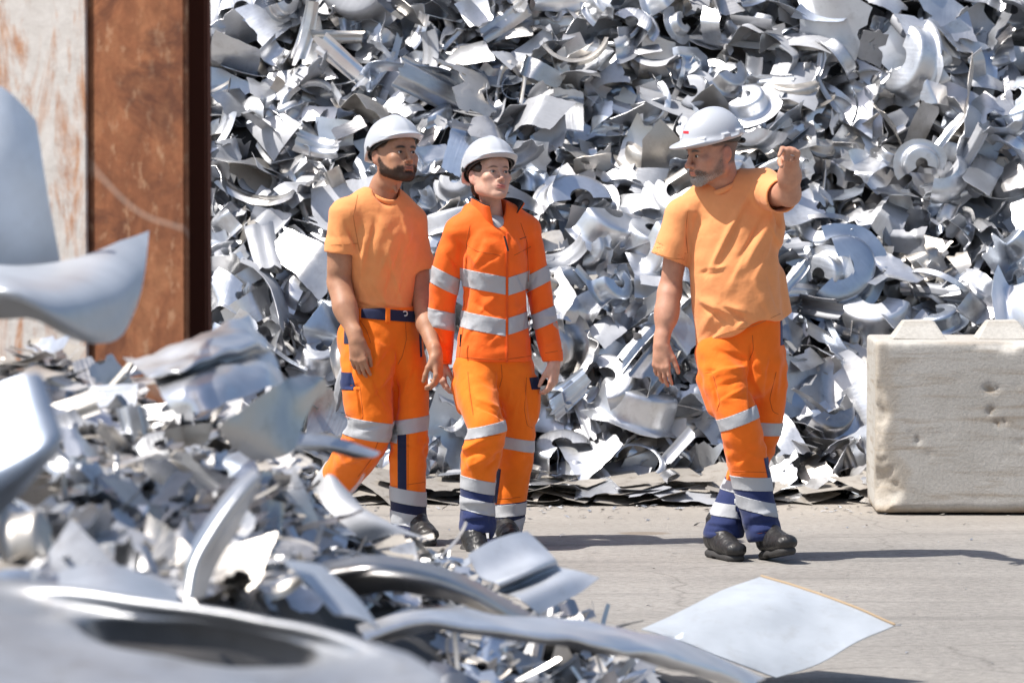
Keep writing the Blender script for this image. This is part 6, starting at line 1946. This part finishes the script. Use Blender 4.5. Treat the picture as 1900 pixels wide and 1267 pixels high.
    V = folds(V, Q, Y0, [
        (1400, 340, 1316, 505, 12, 12), (1385, 385, 1330, 495, 9, -12), (1437, 390, 1385, 490, 10, 9), (1420, 400, 1372, 480, 7, -8), (1330, 500, 1300, 506, 6, -8), (1312, 506, 1345, 495, 5, 8),
        (1450, 400, 1425, 480, 8, -8), (1440, 430, 1400, 520, 8, 6), (1300, 558, 1360, 585, 7, 9), (1305, 572, 1350, 600, 6, -8), (1350, 575, 1390, 600, 6, -9), (1340, 565, 1385, 582, 6, 8), (1385, 590, 1365, 610, 5, 6),
        (1300, 620, 1330, 570, 8, 6), (1310, 635, 1345, 600, 6, -6), (1400, 520, 1430, 590, 9, 6), (1425, 510, 1445, 580, 7, -6), (1277, 400, 1275, 460, 5, -8), 
        (1290, 420, 1285, 520, 8, 5), (1300, 380, 1285, 440, 8, -5), (1270, 385, 1300, 400, 8, 4), (1430, 420, 1455, 470, 6, 7), (1395, 450, 1350, 540, 9, 5), (1430, 380, 1448, 420, 6, -10)])
    V = buckle(v, V, Q, (.06, .06, .05), 120, (.007, .016), .2, 45, None, lambda W: np.clip((to_px_np(W)[1] - 345) / 30, .2, 1) * np.where((to_px_np(W)[0] < 1275) | (to_px_np(W)[0] > 1455), .12, 1))
    so = link('t_shirt', mesh_np('t_shirt', V, Q), SHIRT2, body)
    seam('seam', V, Q, [(1216, 470), (1240, 478), (1270, 482)], PALESEAM, so)
    seam('seam', V, Q, [(1276, 392), (1272, 430), (1276, 470)], PALESEAM, so)
    seam('seam', V, Q, [(1304, 640), (1330, 624), (1352, 616), (1400, 604), (1448, 582)], PALESEAM, so)
    ring = []
    for k in range(25):
        a = 2 * math.pi * k / 24
        ring.append(J(1342, 341, .022) + side * .072 * math.cos(a) + fwd * (.082 * math.sin(a)) + np.array([0, 0, .026 * math.cos(a) - .030 * math.sin(a) * (1 if math.sin(a) > 0 else .2)]))
    tube('collar', ring, .0060, SHIRT2, so, (1, 1, 2.0))
    # ---- trousers
    lo = np.minimum(J(1260, 1030, -.34), J(1260, 1030, .40)); hi = np.maximum(J(1490, 570, .40), J(1490, 570, -.34))
    v = Vol(lo, hi, h)
    v.loft([J(1374, 580, .02), J(1374, 620, .02), J(1374, 660, .02), J(1376, 690, .02)], [.165, .172, .172, .155], [.120, .125, .125, .118], side, 0, p=2.4)
    bf = v.f.copy()
    v.loft([J(1336, 660, -.02), J(1345, 705, -.07), J(1358, 745, -.10), J(1372, 785, -.12), J(1384, 840, -.09), J(1394, 890, -.06), J(1406, 945, -.06), J(1417, 990, -.07)],
           [.100, .098, .090, .084, .084, .080, .074, .070], [.110, .106, .098, .092, .090, .086, .084, .080], (1, .1, 0), .03)
    fA = v.f; v.f = bf
    v.loft([J(1416, 660, .05), J(1424, 705, .07), J(1424, 750, .09), J(1416, 800, .11), J(1392, 860, .11), J(1372, 910, .08), J(1354, 955, .04), J(1342, 992, .02)],
           [.092, .082, .075, .072, .074, .076, .078, .080], [.105, .098, .090, .085, .084, .084, .084, .084], (1, -.1, 0), .025)
    v.ell(J(1448, 700, .06), (.02, .05, .09), .02)
    v._merge(tuple(slice(None) for _ in range(3)), fA, .004, 'add')
    v.cone(J(1312, 705, -.04), J(1328, 755, -.07), .042, .038, .02)
    v.half(J(1417, 1002, -.07), (.12, -.1, -1), .003)
    V0 = None
    v.shape(lambda P: np.maximum((P[..., 2] - J(0, 994, .02)[2]), P[..., 0] - J(1378, 990, 0)[0]), J(1260, 1060, -.2), J(1378, 994, .3), .003, 'sub')
    V, Q = v.mesh('tr', 2)
    V = folds(V, Q, Y0, [
        (1388, 668, 1330, 650, 8, -7), (1385, 680, 1330, 690, 7, 8), (1385, 700, 1325, 720, 7, -7), (1380, 720, 1335, 745, 6, 6), (1392, 640, 1392, 780, 4, -12), (1400, 650, 1415, 700, 7, 5), (1430, 660, 1420, 730, 7, -6), (1395, 690, 1420, 745, 6, 5),
        (1345, 740, 1385, 735, 6, -5), (1375, 830, 1405, 850, 7, 5), (1365, 860, 1400, 830, 6, -6), (1372, 880, 1410, 872, 5, 4), (1320, 700, 1332, 750, 4, -7), (1312, 690, 1330, 688, 3, -5),
        (1395, 960, 1435, 950, 5, 6), (1390, 975, 1440, 968, 5, -6), (1400, 985, 1440, 980, 4, 5), (1310, 970, 1360, 975, 5, 5), (1308, 985, 1355, 990, 4, -5), (1445, 650, 1440, 740, 5, 5)])
    pp = lambda W: np.clip(.35 + .8 * np.exp(-((to_px_np(W)[1] - 830) / 45) ** 2) + .9 * np.exp(-((to_px_np(W)[1] - 975) / 25) ** 2) + .6 * np.exp(-((to_px_np(W)[1] - 690) / 40) ** 2), 0, 1.3)
    V = buckle(v, V, Q, (.06, .06, .15), 130, (.011, .025), .2, 61, pp)
    to = link('trousers', mesh_np('trousers', V, Q), TROUS2, body)
    lR = [J(1336, 660, -.02), J(1372, 785, -.12), J(1394, 890, -.06), J(1417, 1010, -.07)]
    lL = [J(1416, 660, .05), J(1424, 750, .09), J(1416, 800, .11), J(1372, 910, .08), J(1340, 1005, .02)]
    def dist(W, pts):
        d = np.full(len(W), 9.0)
        for a, b in zip(pts[:-1], pts[1:]):
            ab = b - a; t = np.clip((W - a) @ ab / (ab @ ab), 0, 1); d = np.minimum(d, np.linalg.norm(W - a - t[:, None] * ab, axis=1))
        return d
    rgR = lambda W: (dist(W, lR) < dist(W, lL) + .004) & (to_px_np(W)[1] > 700); rgL = lambda W: (dist(W, lL) < dist(W, lR) + .004) & (to_px_np(W)[1] > 700)
    n1 = nrm(np.array([-.38, 0, 1])); n2 = nrm(np.array([.06, 0, 1.0]))
    band('knee_tape', V, Q, [(J(1373, 787, -.12), n1), (J(1373, 762, -.12), -n1)], rgR, TAPE, to, .0026)
    band('knee_tape', V, Q, [(J(1418, 806, .11), n2), (J(1418, 782, .11), -n2)], rgL, TAPE, to, .0026)
    z1 = nrm(np.array([.05, 0, 1.0])); z2 = nrm(np.array([.12, 0, 1.0])); z3 = nrm(np.array([.25, 0, 1.0]))
    band('lower_panel', V, Q, [(J(1400, 1100, 0), z1), (J(1400, 885, -.06), -z1)], rgR, NAVY2, to, .0012, 'navy lower leg')
    band('shin_tape', V, Q, [(J(1400, 908, -.06), z1), (J(1400, 883, -.06), -z1)], rgR, TAPE, to, .0036)
    band('shin_tape', V, Q, [(J(1408, 950, -.06), z3), (J(1408, 926, -.06), -z3)], rgR, TAPE, to, .0036)
    band('lower_panel', V, Q, [(J(1370, 1100, 0), z2), (J(1370, 899, .08), -z2)], rgL, NAVY2, to, .0012, 'navy lower leg')
    band('shin_tape', V, Q, [(J(1365, 913, .08), z3), (J(1365, 893, .08), -z3)], rgL, TAPE, to, .0036)
    band('shin_tape', V, Q, [(J(1352, 957, .05), z2), (J(1352, 933, .05), -z2)], rgL, TAPE, to, .0036)
    band('inset', V, Q, [(J(1408, 820, 0), (1, 0, .22)), (J(1417, 820, 0), (-1, 0, -.22)), (J(1410, 886, 0), (0, 0, 1)), (J(1410, 845, 0), (0, 0, -1))], rgR, NAVY2, to, .002)
    band('inset', V, Q, [(J(1337, 870, 0), (1, 0, .2)), (J(1345, 870, 0), (-1, 0, -.2)), (J(1350, 895, 0), (0, 0, 1)), (J(1350, 830, 0), (0, 0, -1))], rgL, NAVY2, to, .002)
    band('side_strip', V, Q, [(J(1447, 620, 0), (1, 0, 0)), (J(1450, 640, 0), (0, 0, 1))], lambda W: (to_px_np(W)[0] > 1430) & (to_px_np(W)[1] < 650), NAVY2, to, .002)
    boot('boot', J(1423, 996, -.075), (.36, -.90, .16), (-.08, .13, .95), body, .30)
    boot('boot', J(1328, 990, .02), (.42, -.90, -.02), (0, 0, 1), body, .30)
    seam('seam', V, Q, [(1396, 622), (1398, 650), (1390, 668)], ORSEAM, to)
    seam('seam', V, Q, [(1440, 690), (1428, 740), (1434, 764), (1444, 768)], ORSEAM, to)
    seam('seam', V, Q, [(1308, 692), (1322, 690), (1336, 745), (1330, 762)], ORSEAM, to)
    seam('seam', V, Q, [(1345, 776), (1398, 754)], ORSEAM, to)
    seam('seam', V, Q, [(1358, 874), (1424, 876)], ORSEAM, to)
    seam('seam', V, Q, [(1392, 992), (1436, 984)], ORSEAM, to)
    # wedding band on the ring finger of the pointing hand
    o_ = J(1468, 287, -.43); f_ = nrm((-.10, -.97, .16)); n_ = np.array((-.25, -.16, -1.)); n_ = nrm(n_ - f_ * (n_ @ f_)); s_ = np.array((-1, 0, .25)); s_ = nrm(s_ - f_ * (s_ @ f_) - n_ * (s_ @ n_))
    K = o_ + (f_ * .087 + s_ * -.010) * 1.06; dd = f_ * math.cos(1.66) + n_ * math.sin(1.66); c_ = K + dd * .016; e1 = s_; e2 = np.cross(dd, e1)
    rg_ = tube('ring', [c_ + (e1 * math.cos(k * math.pi / 8) + e2 * math.sin(k * math.pi / 8)) * .0100 for k in range(17)], .0016, METALM, body)
    return body
person_three()
